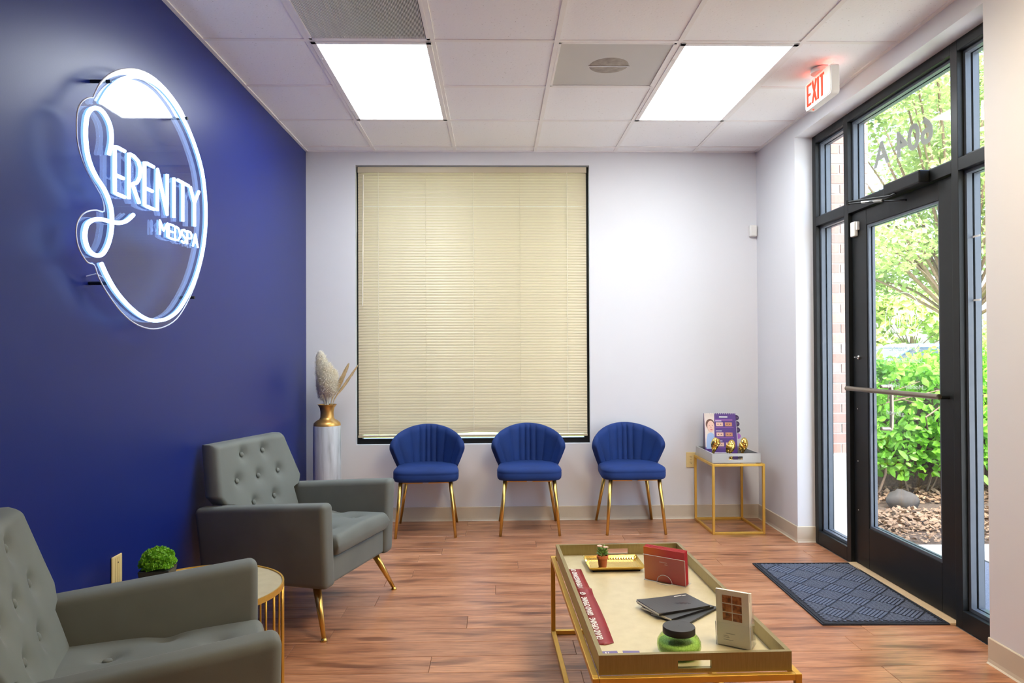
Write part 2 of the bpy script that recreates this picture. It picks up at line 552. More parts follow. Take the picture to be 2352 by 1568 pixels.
def smooth_path(pts, n=5):
    """Catmull-Rom through 2-d or 3-d points"""
    P = [Vector(p) for p in pts]; out = []
    for i in range(len(P) - 1):
        p0 = P[max(i - 1, 0)]; p1 = P[i]; p2 = P[i + 1]; p3 = P[min(i + 2, len(P) - 1)]
        for k in range(n):
            t = k / n
            out.append(.5 * ((2 * p1) + (p2 - p0) * t + (2 * p0 - 5 * p1 + 4 * p2 - p3) * t * t + (3 * p1 - p0 - 3 * p2 + p3) * t ** 3))
    out.append(P[-1])
    return out

# ================================================================ STRUCTURE
WT = .15
# ---- floor with planks
fl = MB().box(XL - .1, 2.26, YN - .1, YB + WT, -.20, -.006).build('floor', M_MORTAR)
tag(fl, 'reddish brown wood-look plank floor of the waiting room', 'floor', kind='structure')
PW, PL = .1524, 1.22
cache = {}
def plank(x0, x1, y0, y1):
    g = .0007
    key = (round(x1 - x0, 3), round(y1 - y0, 3))
    if key not in cache:
        a, b = (x1 - x0) / 2 - g, (y1 - y0) / 2 - g
        c = .0012
        mb = MB()
        mb.raw([(-a, -b, -.006), (a, -b, -.006), (a, b, -.006), (-a, b, -.006),
                (-a, -b, -c), (a, -b, -c), (a, b, -c), (-a, b, -c),
                (-a + c, -b + c, 0), (a - c, -b + c, 0), (a - c, b - c, 0), (-a + c, b - c, 0)],
               [(0, 3, 2, 1), (0, 1, 5, 4), (1, 2, 6, 5), (2, 3, 7, 6), (3, 0, 4, 7),
                (4, 5, 9, 8), (5, 6, 10, 9), (6, 7, 11, 10), (7, 4, 8, 11), (8, 9, 10, 11)])
        cache[key] = mb.mesh('plank', M_FLOOR)
    o = obj('plank', cache[key], fl, loc=((x0 + x1) / 2, (y0 + y1) / 2, 0))
    return o
y = YB
row = 0
while y > 1.35:
    y0 = y - PW
    xs = XL - PL * ((row * .37 + .13 * (row % 3)) % 1.0)
    while xs < 2.12:
        a, b = max(xs, XL), min(xs + PL, 2.125 if (2.9 < y < 4.9) else XR)
        if b - a > .02: plank(a, b, y0, y)
        xs += PL
    y = y0; row += 1
MB().box(XL, XR, YN, y, -.006, 0).build('floor_behind', M_FLOOR, fl)

# ---- walls
bw = MB()
WX0, WX1, WZ0, WZ1 = -1.060, .722, .578, 2.702
bw.box(XL - .1, WX0, YB, YB + WT, 0, H + .5).box(WX1, 2.24, YB, YB + WT, 0, H + .5)
bw.box(WX0, WX1, YB, YB + WT, 0, WZ0).box(WX0, WX1, YB, YB + WT, WZ1, H + .5)
tag(bw.build('wall_back', M_WALL), 'pale lavender white back wall around the blind-covered window', 'wall', kind='structure')
tag(MB().box(XL - .12, XL, YN, YB, 0, H + .5).build('wall_left', M_BLUE), 'deep royal blue accent wall carrying the glowing sign', 'wall', kind='structure')
OY0, OY1, OZ = 2.905, 4.775, 2.706
rw = MB()
rw.box(XR, 2.24, OY1, YB, 0, H + .5).box(XR, 2.24, YN, OY0, 0, H + .5).box(XR, 2.24, OY0, OY1, OZ, H + .5)
tag(rw.build('wall_right', M_WALL), 'off-white right wall framing the glass entrance', 'wall', kind='structure')
tag(MB().box(XL - .12, 2.24, YN - .12, YN, 0, H + .5).build('wall_near', M_WALL), 'off-white wall behind the viewer', 'wall', kind='structure')

# ---- baseboards (vinyl cove)
def base_prof(t=.006, h=.105, cove=.014): return [(0, 0), (cove, 0), (cove * .6, .006), (t, .02), (t, h - .004), (t * .5, h), (0, h)]
bb = MB().prism([(YB - a, b) for a, b in base_prof()], XL, XR, 0)
tag(bb.build('baseboard_back', M_TRIM), 'beige vinyl cove baseboard under the window wall', 'baseboard', kind='structure')
br = MB().prism([(XR - a, b) for a, b in base_prof()], OY1 - .005, YB, 1)
br.prism([(OY1 - a, b) for a, b in base_prof()], XR - .005, 2.13, 0)
tag(br.build('baseboard_right', M_TRIM), 'beige cove baseboard wrapping the corner beside the entrance', 'baseboard', kind='structure')
bn = MB().prism([(XR - a, b) for a, b in base_prof()], YN, OY0 + .004, 1)
tag(bn.build('baseboard_near', M_TRIM), 'beige cove baseboard on the near right wall end', 'baseboard', kind='structure')
bl = MB().prism([(XL + a, b) for a, b in base_prof()], YN, YB, 1)
tag(bl.build('baseboard_left', M_TRIM), 'beige cove baseboard along the blue wall', 'baseboard', kind='structure')

# ---- ceiling
S = .6096
GX = [-.911 + S * k for k in range(-1, 6)]
GY = [5.350 - S * k for k in range(-1, 8)]
ce = MB().box(XL - .12, 2.24, YN - .12, YB + WT, H + .08, H + .55)
ce.box(XL, XR, YN, GY[-1], H, H + .08)
ce = ce.build('ceiling', M_WALL)
tag(ce, 'white suspended ceiling of speckled square tiles in a metal grid', 'ceiling', kind='structure')
SKIP = {(1, 2), (1, 3), (4, 2), (4, 3), (1, 4), (3, 3)}   # (column, row) taken by lights and vents
tcache = {}
for i in range(len(GX)):
    for j in range(len(GY) - 1):
        x0, x1 = max(GX[i], XL), min(GX[i] + S, XR)
        y1, y0 = min(GY[j], YB), GY[j + 1]
        if x1 - x0 < .02 or y1 - y0 < .02 or (i, j) in SKIP: continue
        key = (round(x1 - x0, 3), round(y1 - y0, 3))
        if key not in tcache:
            a, b = key[0] / 2 - .004, key[1] / 2 - .004
            tcache[key] = MB().box(-a, a, -b, b, 0, .015).mesh('tile', M_TILE)
        obj('tile', tcache[key], ce, loc=((x0 + x1) / 2, (y0 + y1) / 2, H + .005))
for x in GX[1:]:
    if x > XR: continue
    MB().box(-.012, .012, (GY[-1]) - 3.4, YB - 3.4, 0, .005).build('grid_bar', M_GRID, ce, loc=(x, 3.4, H))
for j, y in enumerate(GY[1:-1], 1):
    for i in range(len(GX)):
        x0, x1 = max(GX[i] + .012, XL), min(GX[i] + S - .012, XR)
        if x1 - x0 < .03 or (j == 3 and i in (1, 4)): continue
        MB().box(-(x1 - x0) / 2, (x1 - x0) / 2, -.012, .012, 0, .005).build('grid_bar', M_GRID, ce, loc=((x0 + x1) / 2, y, H))
for nm, b in (('wall_angle', (XL, XL + .02, GY[-1], YB)), ('wall_angle', (XR - .02, XR, GY[-1], YB)), ('wall_angle', (XL, XR, YB - .02, YB))):
    MB().box(*b, H - .0015, H + .006).build(nm, M_GRID, ce)

# ================================================================ CEILING THINGS
def ceiling_light(x0, y0, label):
    t = tag(empty('ceiling_light', (x0 + S / 2, y0 + S, H)), label, 'light', 'square-lit ceiling panels')
    hx, hy = S / 2 - .008, S - .008
    fr = MB()
    for b in ((-hx, hx, -hy, -hy + .028), (-hx, hx, hy - .028, hy), (-hx, -hx + .028, -hy, hy), (hx - .028, hx, -hy, hy)):
        fr.box(*b, -.004, .012)
    fr.build('frame', M_GRID, t, bevel=.002)
    MB().box(-hx + .026, hx - .026, -hy + .026, hy - .026, .002, .010).build('diffuser', M_PANEL, t)
    for q in (-1, 1):
        MB().box(-hx + .004, -hx + .016, q * .4 - .006, q * .4 + .006, -.007, -.004).build('latch', M_GRID, t)
ceiling_light(GX[1], GY[4], 'bright rectangular ceiling light panel nearer the blue wall')
ceiling_light(GX[4], GY[4], 'bright rectangular ceiling light panel nearer the exit sign')
def plain_panel(x0, y0, label):
    t = tag(empty('ceiling_light', (x0 + S / 2, y0 + S, H)), label, 'light', 'square-lit ceiling panels')
    hx, hy = S / 2 - .008, S - .008
    MB().box(-hx, hx, -hy, hy, -.006, 0).build('frame', M_GRID, t)
    MB().box(-hx + .03, hx - .03, -hy + .03, hy - .03, -.010, -.006).build('diffuser', M_PANELW, t)
plain_panel(GX[4], 1.083, 'ceiling light panel behind the viewer on the door side')

# return-air grille: bars of its own
t = tag(empty('ceiling_vent', (GX[1] + S / 2, GY[5] + S / 2, H)), 'grey louvred return air grille in front of the left light panel', 'vent')
a = S / 2 - .012
fr = MB()
for b in ((-a, a, -a, -a + .015), (-a, a, a - .015, a), (-a, -a + .015, -a, a), (a - .015, a, -a, a)): fr.box(*b, -.002, .010)
fr.build('frame', M_GRID, t)
MB().box(-a, a, -a, a, .010, .016).build('backing', M_DARKGAP, t)
gb = MB()
nb = 84
for k in range(nb):
    x = -a + .017 + (2 * a - .034) * k / (nb - 1)
    gb.box(x - .0014, x + .0014, -a + .015, a - .015, .0, .007)
tag(gb.build('louvre_bars', M_GRID, t), kind='stuff')
MB().lathe([(.006, 0), (.006, -.003), (.003, -.004)], 10).build('screw', M_CHROME, t, loc=(0, -.02, .001))
# supply diffuser, perforated face
t = tag(empty('ceiling_vent', (GX[3] + S / 2, GY[4] + S / 2, H)), 'perforated grey air diffuser with a dusty round centre', 'vent')
fr = MB()
for b in ((-a, a, -a, -a + .012), (-a, a, a - .012, a), (-a, -a + .012, -a, a), (a - .012, a, -a, a)): fr.box(*b, -.001, .010)
fr.build('frame', M_GRID, t)
MB().box(-a + .010, a - .010, -a + .010, a - .010, .004, .007).build('perforated_face', M_PERF, t)
M_DUST = plain('dust', (.36, .33, .29), .9, var=.2, nscale=25)
MB().lathe([(.105, 0), (.10, -.0015), (.06, -.003), (.001, -.0035)], 28, cap=False).build('dust_ring', M_DUST, t, loc=(0, 0, .004), smooth=True)
MB().box(-.11, .11, -.004, .004, -.004, -.001).build('deflector_bar', M_CHROME, t, loc=(0, 0, .003))

# exit sign
t = tag(empty('exit_sign', (1.750, 3.845, 2.695)), 'lit exit sign with red letters hanging from the ceiling by the entrance', 'sign')
def rr(w_, h_, r_, n=5):
    p = []
    for cx, cy, a0 in ((w_ - r_, h_ - r_, 0), (-w_ + r_, h_ - r_, 90), (-w_ + r_, -h_ + r_, 180), (w_ - r_, -h_ + r_, 270)):
        for k in range(n + 1):
            an = R(a0 + 90 * k / n); p.append((cx + r_ * cos(an), cy + r_ * sin(an)))
    return p
MB().prism(rr(.155, .078, .018), .0, .046, 0).build('housing', M_WHITEP, t, bevel=.004)
MB().prism(rr(.149, .072, .014), -.0025, .0, 0).build('face_plate', M_EXITF, t)
st = .011
def bars(name, segs, mat, x0, x1, parent):
    mb = MB()
    for (p, q, w_) in segs:
        P, Q = Vector((p[0], p[1], 0)), Vector((q[0], q[1], 0))
        d = (Q - P).normalized(); n_ = Vector((-d.y, d.x, 0)) * w_ / 2
        c = [P + n_, P - n_, Q - n_, Q + n_]
        mb.prism([(v.x, v.y) for v in c], x0, x1, 0)
    return mb.build(name, mat, parent)
# far end of the sign is its left; letters read towards the camera (-y)
def ex(u, v): return (.118 - u, v)
zt, zb = .060, -.060
bars('letter', [(ex(0, zt), ex(0, zb), .019), (ex(-.007, zt - .006), ex(.045, zt - .006), .013), (ex(0, 0), ex(.038, 0), .013), (ex(-.007, zb + .006), ex(.045, zb + .006), .013)], M_EXITR, -.0045, -.002, t)
bars('letter', [(ex(.060, zt), ex(.108, zb), .019), (ex(.108, zt), ex(.060, zb), .019)], M_EXITR, -.0045, -.002, t)
bars('letter', [(ex(.130, zt), ex(.130, zb), .019)], M_EXITR, -.0045, -.002, t)
bars('letter', [(ex(.176, zt), ex(.176, zb), .019), (ex(.150, zt - .006), ex(.202, zt - .006), .013)], M_EXITR, -.0045, -.002, t)
MB().prism([(.140, .03), (.128, .03), (.128, -.04), (.140, -.04)], -.004, -.0025, 0).build('knockout_tab', M_WHITEP, t)
MB().lathe([(.055, .0), (.055, .016), (.05, .026)], 24).build('ceiling_canopy', M_WHITEP, t, loc=(.02, 0, .082), smooth=False, bevel=.003)
MB().box(.010, .036, -.10, .10, .078, .0805).build('top_glow_strip', emit('exit_glow', (1, .06, .03), 14), t)
MB().ball((.02, .10, -.080), .005).build('indicator_lamp', M_EXITR, t)

# ================================================================ BACK WINDOW + BLIND
t = tag(empty('window_1', (0, YB, 0)), 'dark framed window behind the closed beige blind', 'window', kind='structure')
FD0, FD1 = .055, .11
for b in ((WX0, WX0 + .04, WZ0, WZ1), (WX1 - .04, WX1, WZ0, WZ1)):
    MB().box(b[0], b[1], FD0, FD1, b[2], b[3]).build('frame_stile', M_BLACKAL, t)
for z0 in (WZ0, WZ1 - .04):
    MB().box(WX0 + .04, WX1 - .04, FD0, FD1, z0, z0 + .04).build('frame_rail', M_BLACKAL, t)
MB().box(WX0 + .04, WX1 - .04, .082, .088, WZ0 + .04, WZ1 - .04).build('pane', M_GLASS, t)

vb = tag(empty('venetian_blind', (0, YB, 0)), 'closed beige mini blind filling the back window', 'blind')
BX0, BX1 = -1.045, .702
MB().box(BX0, BX1, .012, .040, 2.648, 2.692).build('head_rail', M_BLIND, vb, bevel=.002)
ns, ztop, zbot = 94, 2.636, .665
pitch = (ztop - zbot) / (ns - 1)
prof = []
wd = .0125
for k in range(5):
    u = -1 + 2 * k / 4
    prof.append((wd * u, -.0022 * (1 - u * u)))
def slat_mesh(bend=0):
    mb = MB()
    xs = [BX0 + .002 + (BX1 - BX0 - .004) * i / 12 for i in range(13)]
    th = R(72)
    for x in xs:
        dz = 0
        if bend: dz = bend * exp(-((x - (-.11)) / .16) ** 2)
        for (u, v) in prof:
            # room-side edge low, convex side to the room
            mb.v.append((x, v * sin(th) + u * cos(th), u * sin(th) - v * cos(th) + dz))
    n = len(prof)
    for i in range(len(xs) - 1):
        for k in range(n - 1):
            a_ = i * n + k
            mb.f.append((a_, a_ + 1, a_ + 1 + n, a_ + n))
    return mb.mesh('slat', M_BLIND, smooth=True)
sm = slat_mesh()
for k in range(ns):
    z = ztop - pitch * k
    me = sm
    if k == ns - 2: me = slat_mesh(.012)
    if k == ns - 1: me = slat_mesh(.016)
    obj('slat', me, vb, loc=(0, .026, z + random.uniform(-.0006, .0006)), rot=(random.uniform(-.05, .05), 0, 0))
MB().box(BX0, BX1, .016, .036, .632, .650).build('bottom_rail', M_BLIND, vb, bevel=.003, rot=(0, R(-.08), 0))
for x in (-.888, -.166, .552):
    MB().tube([(x, .0115, .65), (x, .0115, 2.65)], .0016, 6).build('ladder_cord', M_CORD, vb)
for x in (-.53, .19):
    MB().tube([(x, .0125, .65), (x, .0125, 2.65)], .0009, 5).build('lift_cord', M_BLIND, vb)
MB().tube([(-1.000, .003, 2.63), (-1.008, .004, 1.63)], .0045, 8).build('tilt_wand', M_CORD, vb)
MB().tube([(-1.055, .004, 2.60), (-1.050, .006, 2.2), (-1.056, .004, 2.15)], .0012, 5).build('pull_cord', M_CORD, vb)

# ================================================================ STOREFRONT
X0, X1 = 2.13, 2.236
ZT0, ZT1 = 2.102, 2.160
t = tag(empty('window_2', (0, 0, 0)), 'black aluminium storefront frame with narrow sidelights and transom panes', 'window', kind='structure')
def member(nm, y0, y1, z0, z1, x0=X0, x1=X1):
    return MB().box(x0, x1, y0, y1, z0, z1).build(nm, M_BLACKAL, t, bevel=.002)
member('jamb', 4.725, OY1, 0, OZ); member('jamb', OY0, 2.955, 0, OZ)
member('mullion', 4.290, 4.340, 0, OZ); member('mullion', 3.256, 3.306, 0, OZ)
member('head', 2.955, 3.256, 2.655, OZ); member('head', 3.306, 4.290, 2.655, OZ); member('head', 4.340, 4.725, 2.655, OZ)
member('transom_bar', 2.955, 3.256, ZT0, ZT1); member('transom_bar', 3.306, 4.290, ZT0, ZT1); member('transom_bar', 4.340, 4.725, ZT0, ZT1)
member('sill', 2.955, 3.256, 0, .085); member('sill', 4.340, 4.725, 0, .085)
def pane(y0, y1, z0, z1):
    MB().box(2.186, 2.194, y0 - .004, y1 + .004, z0 - .004, z1 + .004).build('pane', M_GLASS, t)
    s_ = MB(); s = .016
    for xa, xb in ((2.160, 2.185), (2.195, 2.222)):
        s_.box(xa, xb, y0, y0 + s, z0, z1).box(xa, xb, y1 - s, y1, z0, z1).box(xa, xb, y0 + s, y1 - s, z0, z0 + s).box(xa, xb, y0 + s, y1 - s, z1 - s, z1)
    s_.build('glazing_bead', M_BLACKAL2, t)
pane(4.340, 4.725, .085, ZT0); pane(4.340, 4.725, ZT1, 2.655)
pane(2.955, 3.256, .085, ZT0); pane(2.955, 3.256, ZT1, 2.655)
pane(3.306, 4.290, ZT1, 2.655)
for z in (1.79, 1.50):
    MB().box(2.1845, 2.186, 3.19, 3.24, z, z + .008).build('tape_strip', M_WHITEINK, t)
# street number on the transom glass, reads from outside
def place_yz(me, nm, parent, x, yc, zc):
    me.transform(Matrix(((0, 0, 1, x), (1, 0, 0, yc), (0, 1, 0, zc), (0, 0, 0, 1))))
    return obj(nm, me, parent)
place_yz(fit_text(text_mesh('604 A', .18, M_GREYINK, .0005, .0045), .57, .145), 'street_number', t, 2.1955, 3.83, 2.395)
tag(bpy.data.objects['street_number'], 'grey 604 A lettering seen from behind')

d = tag(empty('door_1', (0, 0, 0)), 'black framed glass entrance door with push bar and lettering', 'door', kind='structure')
DX0, DX1 = 2.152, 2.200
DY0, DY1 = 3.310, 4.286
SY0, SY1 = 3.440, 4.120
for (y0, y1) in ((DY0, SY0), (SY1, DY1)):
    MB().box(DX0, DX1, y0, y1, .012, 2.098).build('stile', M_BLACKAL, d, bevel=.003)
MB().box(DX0, DX1, SY0, SY1, 2.005, 2.098).build('rail', M_BLACKAL, d, bevel=.003)
MB().box(DX0, DX1, SY0, SY1, .012, .250).build('rail', M_BLACKAL, d, bevel=.003)
MB().box(2.172, 2.180, SY0 - .005, SY1 + .005, .245, 2.010).build('pane', M_GLASS, d)
gs = MB(); s = .014
for xa, xb in ((2.158, 2.1715), (2.1805, 2.196)):
    gs.box(xa, xb, SY0, SY0 + s, .25, 2.005).box(xa, xb, SY1 - s, SY1, .25, 2.005).box(xa, xb, SY0 + s, SY1 - s, .25, .25 + s).box(xa, xb, SY0 + s, SY1 - s, 2.005 - s, 2.005)
gs.build('glazing_bead', M_BLACKAL2, d)
pb = MB().tube([(2.095, 4.255, 1.052), (2.095, 3.36, 1.056)], .0135, 14)
pb = pb.build('push_bar', M_BRONZE, d, auto=40)
for y in (4.22, 3.375):
    MB().tube([(2.095, y, 1.053), (2.153, y, 1.053)], .010, 10).build('bar_bracket', M_BLACKAL, pb)
pts = [(2.20, 4.07, 1.07), (2.245, 4.07, 1.07), (2.262, 4.07, 1.055), (2.262, 4.07, .845), (2.245, 4.07, .83), (2.20, 4.07, .83)]
MB().tube(smooth_path(pts, 4), .011, 10).build('pull_handle', M_BRONZE, d, smooth=True)
MB().lathe([(.012, 0), (.012, .006), (.009, .010)], 14).build('lock_cylinder', M_CHROME, d, loc=(2.152, 4.215, 1.235), rot=(0, R(-90), 0))
MB().box(-.022, 0, -.004, .004, -.003, .003).build('thumb_turn', M_CHROME, d, loc=(2.145, 4.215, 1.237))
for z in (.93, .62, .33):
    MB().lathe([(.004, 0), (.003, .002)], 8).build('screw', M_CHROME, d, loc=(2.152, 4.24, z), rot=(0, R(-90), 0))
# closer
c = MB().box(2.075, 2.130, 3.47, 3.80, 2.098, 2.162).build('door_closer', M_BLACKAL, d, bevel=.008, seg=3)
MB().tube([(2.09, 3.70, 2.095), (2.075, 3.73, 2.088), (2.00, 4.03, 2.118)], .0055, 8).build('closer_arm', M_BLACKAL, c)
MB().tube([(2.00, 4.03, 2.108), (2.05, 3.86, 2.085), (2.145, 3.70, 2.060)], .0055, 8).build('closer_arm', M_BLACKAL, c)
MB().lathe([(.012, 0), (.012, .026)], 12).build('pivot', M_BLACKAL, c, loc=(2.0, 4.03, 2.10))
MB().tube([(2.03, 3.93, 2.096), (2.075, 3.80, 2.078)], .008, 8).build('adjuster_sleeve', M_CHROME, c)

# ---- sign strokes (y, z on the blue wall)
OVAL = [[2.497,2.14],[2.546,2.202],[2.611,2.257],[2.679,2.297],[2.751,2.327],[2.843,2.348],[2.941,2.354],[3.029,2.341],[3.121,2.31],[3.22,2.256],[3.303,2.184],[3.357,2.109],[3.386,2.016],[3.395,1.917],[3.379,1.814],[3.341,1.719],[3.281,1.623],[3.199,1.537],[3.102,1.463],[3.011,1.426],[2.925,1.411],[2.844,1.41],[2.767,1.425],[2.68,1.457],[2.599,1.5],[2.541,1.546],[2.5,1.589]]
BIGS = [[2.55,1.977],[2.566,2.03],[2.559,2.076],[2.534,2.102],[2.503,2.115],[2.47,2.113],[2.437,2.097],[2.415,2.069],[2.406,2.028],[2.407,1.983],[2.417,1.941],[2.438,1.907],[2.473,1.876],[2.516,1.85],[2.547,1.819],[2.566,1.782],[2.569,1.734],[2.56,1.692],[2.541,1.655],[2.51,1.623],[2.474,1.612],[2.438,1.617],[2.413,1.636],[2.402,1.666],[2.41,1.7],[2.432,1.72],[2.467,1.734],[2.51,1.741],[2.56,1.743],[2.612,1.748],[2.659,1.761],[2.694,1.78],[2.72,1.798]]
ACR = [[2.485,2.154],[2.531,2.223],[2.607,2.287],[2.703,2.339],[2.791,2.371],[2.876,2.388],[2.967,2.391],[3.074,2.377],[3.188,2.341],[3.29,2.269],[3.365,2.192],[3.421,2.106],[3.448,2.011],[3.455,1.919],[3.439,1.805],[3.393,1.698],[3.321,1.592],[3.227,1.496],[3.13,1.427],[3.02,1.39],[2.918,1.377],[2.822,1.383],[2.733,1.405],[2.649,1.444],[2.57,1.498],[2.52,1.544],[2.493,1.582],[2.454,1.586],[2.42,1.608],[2.395,1.64],[2.387,1.677],[2.394,1.71],[2.42,1.74],[2.46,1.761],[2.507,1.773],[2.554,1.778],[2.544,1.819],[2.513,1.846],[2.471,1.876],[2.431,1.912],[2.405,1.95],[2.391,1.991],[2.389,2.042],[2.396,2.083],[2.419,2.116],[2.453,2.141]]
c1, c0 = 2.018, 1.850
LET = [[[[2.656, c1], [2.588, c1], [2.588, c0], [2.656, c0]], [[2.588, 1.916], [2.647, 1.916]]],
       [[[2.686, c0], [2.686, c1], [2.722, 2.018], [2.757, 2.008], [2.772, 1.985], [2.768, 1.951], [2.745, 1.923], [2.711, 1.912], [2.763, c0]]],
       [[[2.880, c1], [2.805, c1], [2.805, c0], [2.880, c0]], [[2.805, 1.919], [2.869, 1.919]]],
       [[[2.911, c0], [2.911, c1], [2.997, c0], [2.997, c1]]],
       [[[3.059, c1], [3.059, c0]]],
       [[[3.096, c1], [3.205, c1]], [[3.146, c1], [3.146, c0]]],
       [[[3.222, c1], [3.266, 1.955], [3.266, c0]], [[3.315, c1], [3.266, 1.955]]]]
GL = {'M': [[(0, 0), (0, 1), (.5, .35), (1, 1), (1, 0)]], 'E': [[(1, 1), (0, 1), (0, 0), (1, 0)], [(0, .5), (.85, .5)]],
      'D': [[(0, 0), (0, 1), (.6, .95), (1, .6), (1, .4), (.6, .05), (0, 0)]],
      'S': [[(1, .9), (.6, 1), (.1, .9), (.05, .65), (.5, .5), (.95, .35), (.9, .1), (.4, 0), (0, .1)]],
      'P': [[(0, 0), (0, 1), (.7, 1), (1, .8), (.9, .55), (.5, .48), (0, .48)]], 'A': [[(0, 0), (.5, 1), (1, 0)], [(.2, .35), (.8, .35)]]}
MED = []
wid = [.070, .050, .054, .048, .050, .058]
yy = 2.932
for ch, w_ in zip('MEDSPA', wid):
    MED.append([[[yy + p[0] * (w_ - .004), 1.758 + p[1] * .058] for p in st_] for st_ in GL[ch]])
    yy += w_ + .009

sg = tag(empty('neon_sign', (XL, 2.9, 1.88)), 'glowing white neon oval sign reading Serenity Medspa on the blue wall', 'sign')
off = Vector((XL, 2.9, 1.88))
AXF = XL + .063
ac = MB().prism([(p[0] - off.y, p[1] - off.z) for p in [tuple(v) for v in smooth_path([Vector((*q, 0)) for q in ACR + ACR[:1]], 3)[:-1]]], .058, .064, 0)
ac.build('acrylic_panel', M_ACRYL, sg)
loop = [Vector((.061, q.x - off.y, q.y - off.z)) for q in smooth_path([Vector((*q, 0)) for q in ACR + ACR[:1]], 3)]
MB().tube(loop, .0028, 6, caps=False).build('panel_edge', M_EDGE, sg, smooth=True)
def neon(name, strokes, parent, rad=.0072, sm=True, base=True):
    mb, m2 = MB(), MB()
    for st_ in strokes:
        P = [Vector((0, q[0] - off.y, q[1] - off.z)) for q in st_]
        if sm: P = smooth_path(P, 4)
        elif len(P) >= 2:
            Q = []
            for i in range(len(P) - 1):
                for k in range(4): Q.append(P[i].lerp(P[i + 1], k / 4 * .98 + (.01 if i else 0)))
            Q.append(P[-1]); P = Q
        mb.tube([p + Vector((.081, 0, 0)) for p in P], rad, 10)
        if base: m2.tube([p + Vector((.0705, 0, 0)) for p in P], rad * .72, 8)
    o = mb.build(name, M_NEON, parent, smooth=True)
    if base: m2.build('tube_base', M_NEONBASE, o, smooth=True)
    return o
neon('oval_tube', [OVAL], sg)
neon('script_letter', [BIGS], sg)
for st_ in LET: neon('letter', st_, sg, .0066, False)
for st_ in MED: neon('small_letter', st_, sg, .0042, False)
for (y, z) in ([2.579, 2.245], [2.570, 1.527], [3.289, 1.531], [3.218, 2.321]):
    MB().tube([(0.001, y - off.y, z - off.z), (.072, y - off.y, z - off.z)], .0065, 12).build('standoff', M_BLACKAL, sg)
MB().tube([(.002, 2.55 - 2.9, -.33), (.03, 2.56 - 2.9, -.32), (.066, 2.60 - 2.9, -.345)], .002, 6).build('power_lead', M_EDGE, sg)

# same emblem in frosted vinyl on the door glass, plus the door lettering
lg = MB()
k_, yc_, zc_ = .36, 3.80, 1.415
for st_ in [OVAL, BIGS]:
    lg.tube([(2.1806, yc_ + (q.x - 2.9) * k_, zc_ + (q.y - 1.88) * k_) for q in smooth_path([Vector((*p, 0)) for p in st_], 3)], .0016, 5)
for g_ in LET + MED:
    for st_ in g_:
        lg.tube([(2.1806, yc_ + (q[0] - 2.9) * k_, zc_ + (q[1] - 1.88) * k_) for q in st_], .0013, 5)
lg.build('door_emblem', M_FROST, d)
for s_, zc, wd_ in (('Shital Patel, MD', 1.285, .30), ('Neha Khurod, MD', 1.222, .33), ('Monday - Friday', 1.082, .34), ('allowed', .935, .17)):
    place_yz(fit_text(text_mesh(s_, .04, M_FROST, .0003), wd_, .030), 'door_lettering', d, 2.1812, 3.80 if s_ != 'allowed' else 3.89, zc)
tag(MB().box(2.105, 2.235, 3.31, 4.287, -.004, .010).build('trim_1', M_THRESH, bevel=.004), 'tan threshold strip under the entrance door', 'threshold', kind='structure')

# ================================================================ SMALL WALL ITEMS
t = tag(empty('motion_sensor', (1.975, YB, 2.195)), 'small white motion sensor in the back right corner', 'sensor')
MB().box(-.028, .028, -.038, 0, -.045, .045).build('body', M_WHITEP, t, bevel=.010, seg=3)
MB().box(-.018, .018, -.041, -.037, -.036, -.004).build('lens', M_PAPER, t, bevel=.002)
t = tag(empty('door_contact', (2.152, 4.235, 2.0)), 'small white door contact sensor at the door corner', 'sensor')
MB().box(-.024, -.0005, -.024, .028, -.046, .042).build('body', M_WHITEP, t, bevel=.006, seg=3)
MB().box(-.018, -.0005, -.042, -.028, -.012, .038).build('magnet', M_WHITEP, t, bevel=.003)
def outlet(nm, loc, rz, label, sockets=True):
    t = tag(empty(nm, loc, rz), label, 'outlet')
    pl = MB().box(-.036, .036, -.006, 0, -.058, .058).build('plate', M_BEIGEP, t, bevel=.003, seg=3)
    if sockets:
        for z in (.022, -.022):
            so_ = MB().prism(rr(.017, .0145, .008, 4), -.008, -.005, 1).build('socket', M_BEIGEP, t)
            so_.location = (0, 0, z)
            for x in (-.006, .006): MB().box(x - .0012, x + .0012, -.0086, -.0078, -.001, .008).build('slot', M_BLACKP, so_)
            MB().box(-.0022, .0022, -.0086, -.0078, -.009, -.005).build('slot', M_BLACKP, so_)
    else:
        for x in (-.012, 0, .012): MB().box(x - .0015, x + .0015, -.0072, -.0058, -.05, .05).build('rib', M_BEIGEP, t)
    MB().lathe([(.003, 0), (.002, .001)], 8).build('screw', M_BLACKP, t, loc=(.006 if not sockets else 0, -.0062, .030 if not sockets else 0), rot=(R(90), 0, 0))
outlet('wall_outlet', (1.489, YB, .447), 0, 'beige duplex wall outlet beside the gold side table')
outlet('wall_plate', (XL, 2.752, .462), R(90), 'beige blank wall plate low on the blue wall', False)
tag(MB().box(2.02, 2.09, 2.905, 2.917, 1.875, 1.965).build('keypad', M_BLACKP, bevel=.004), 'small black box on the reveal of the near wall', 'keypad')

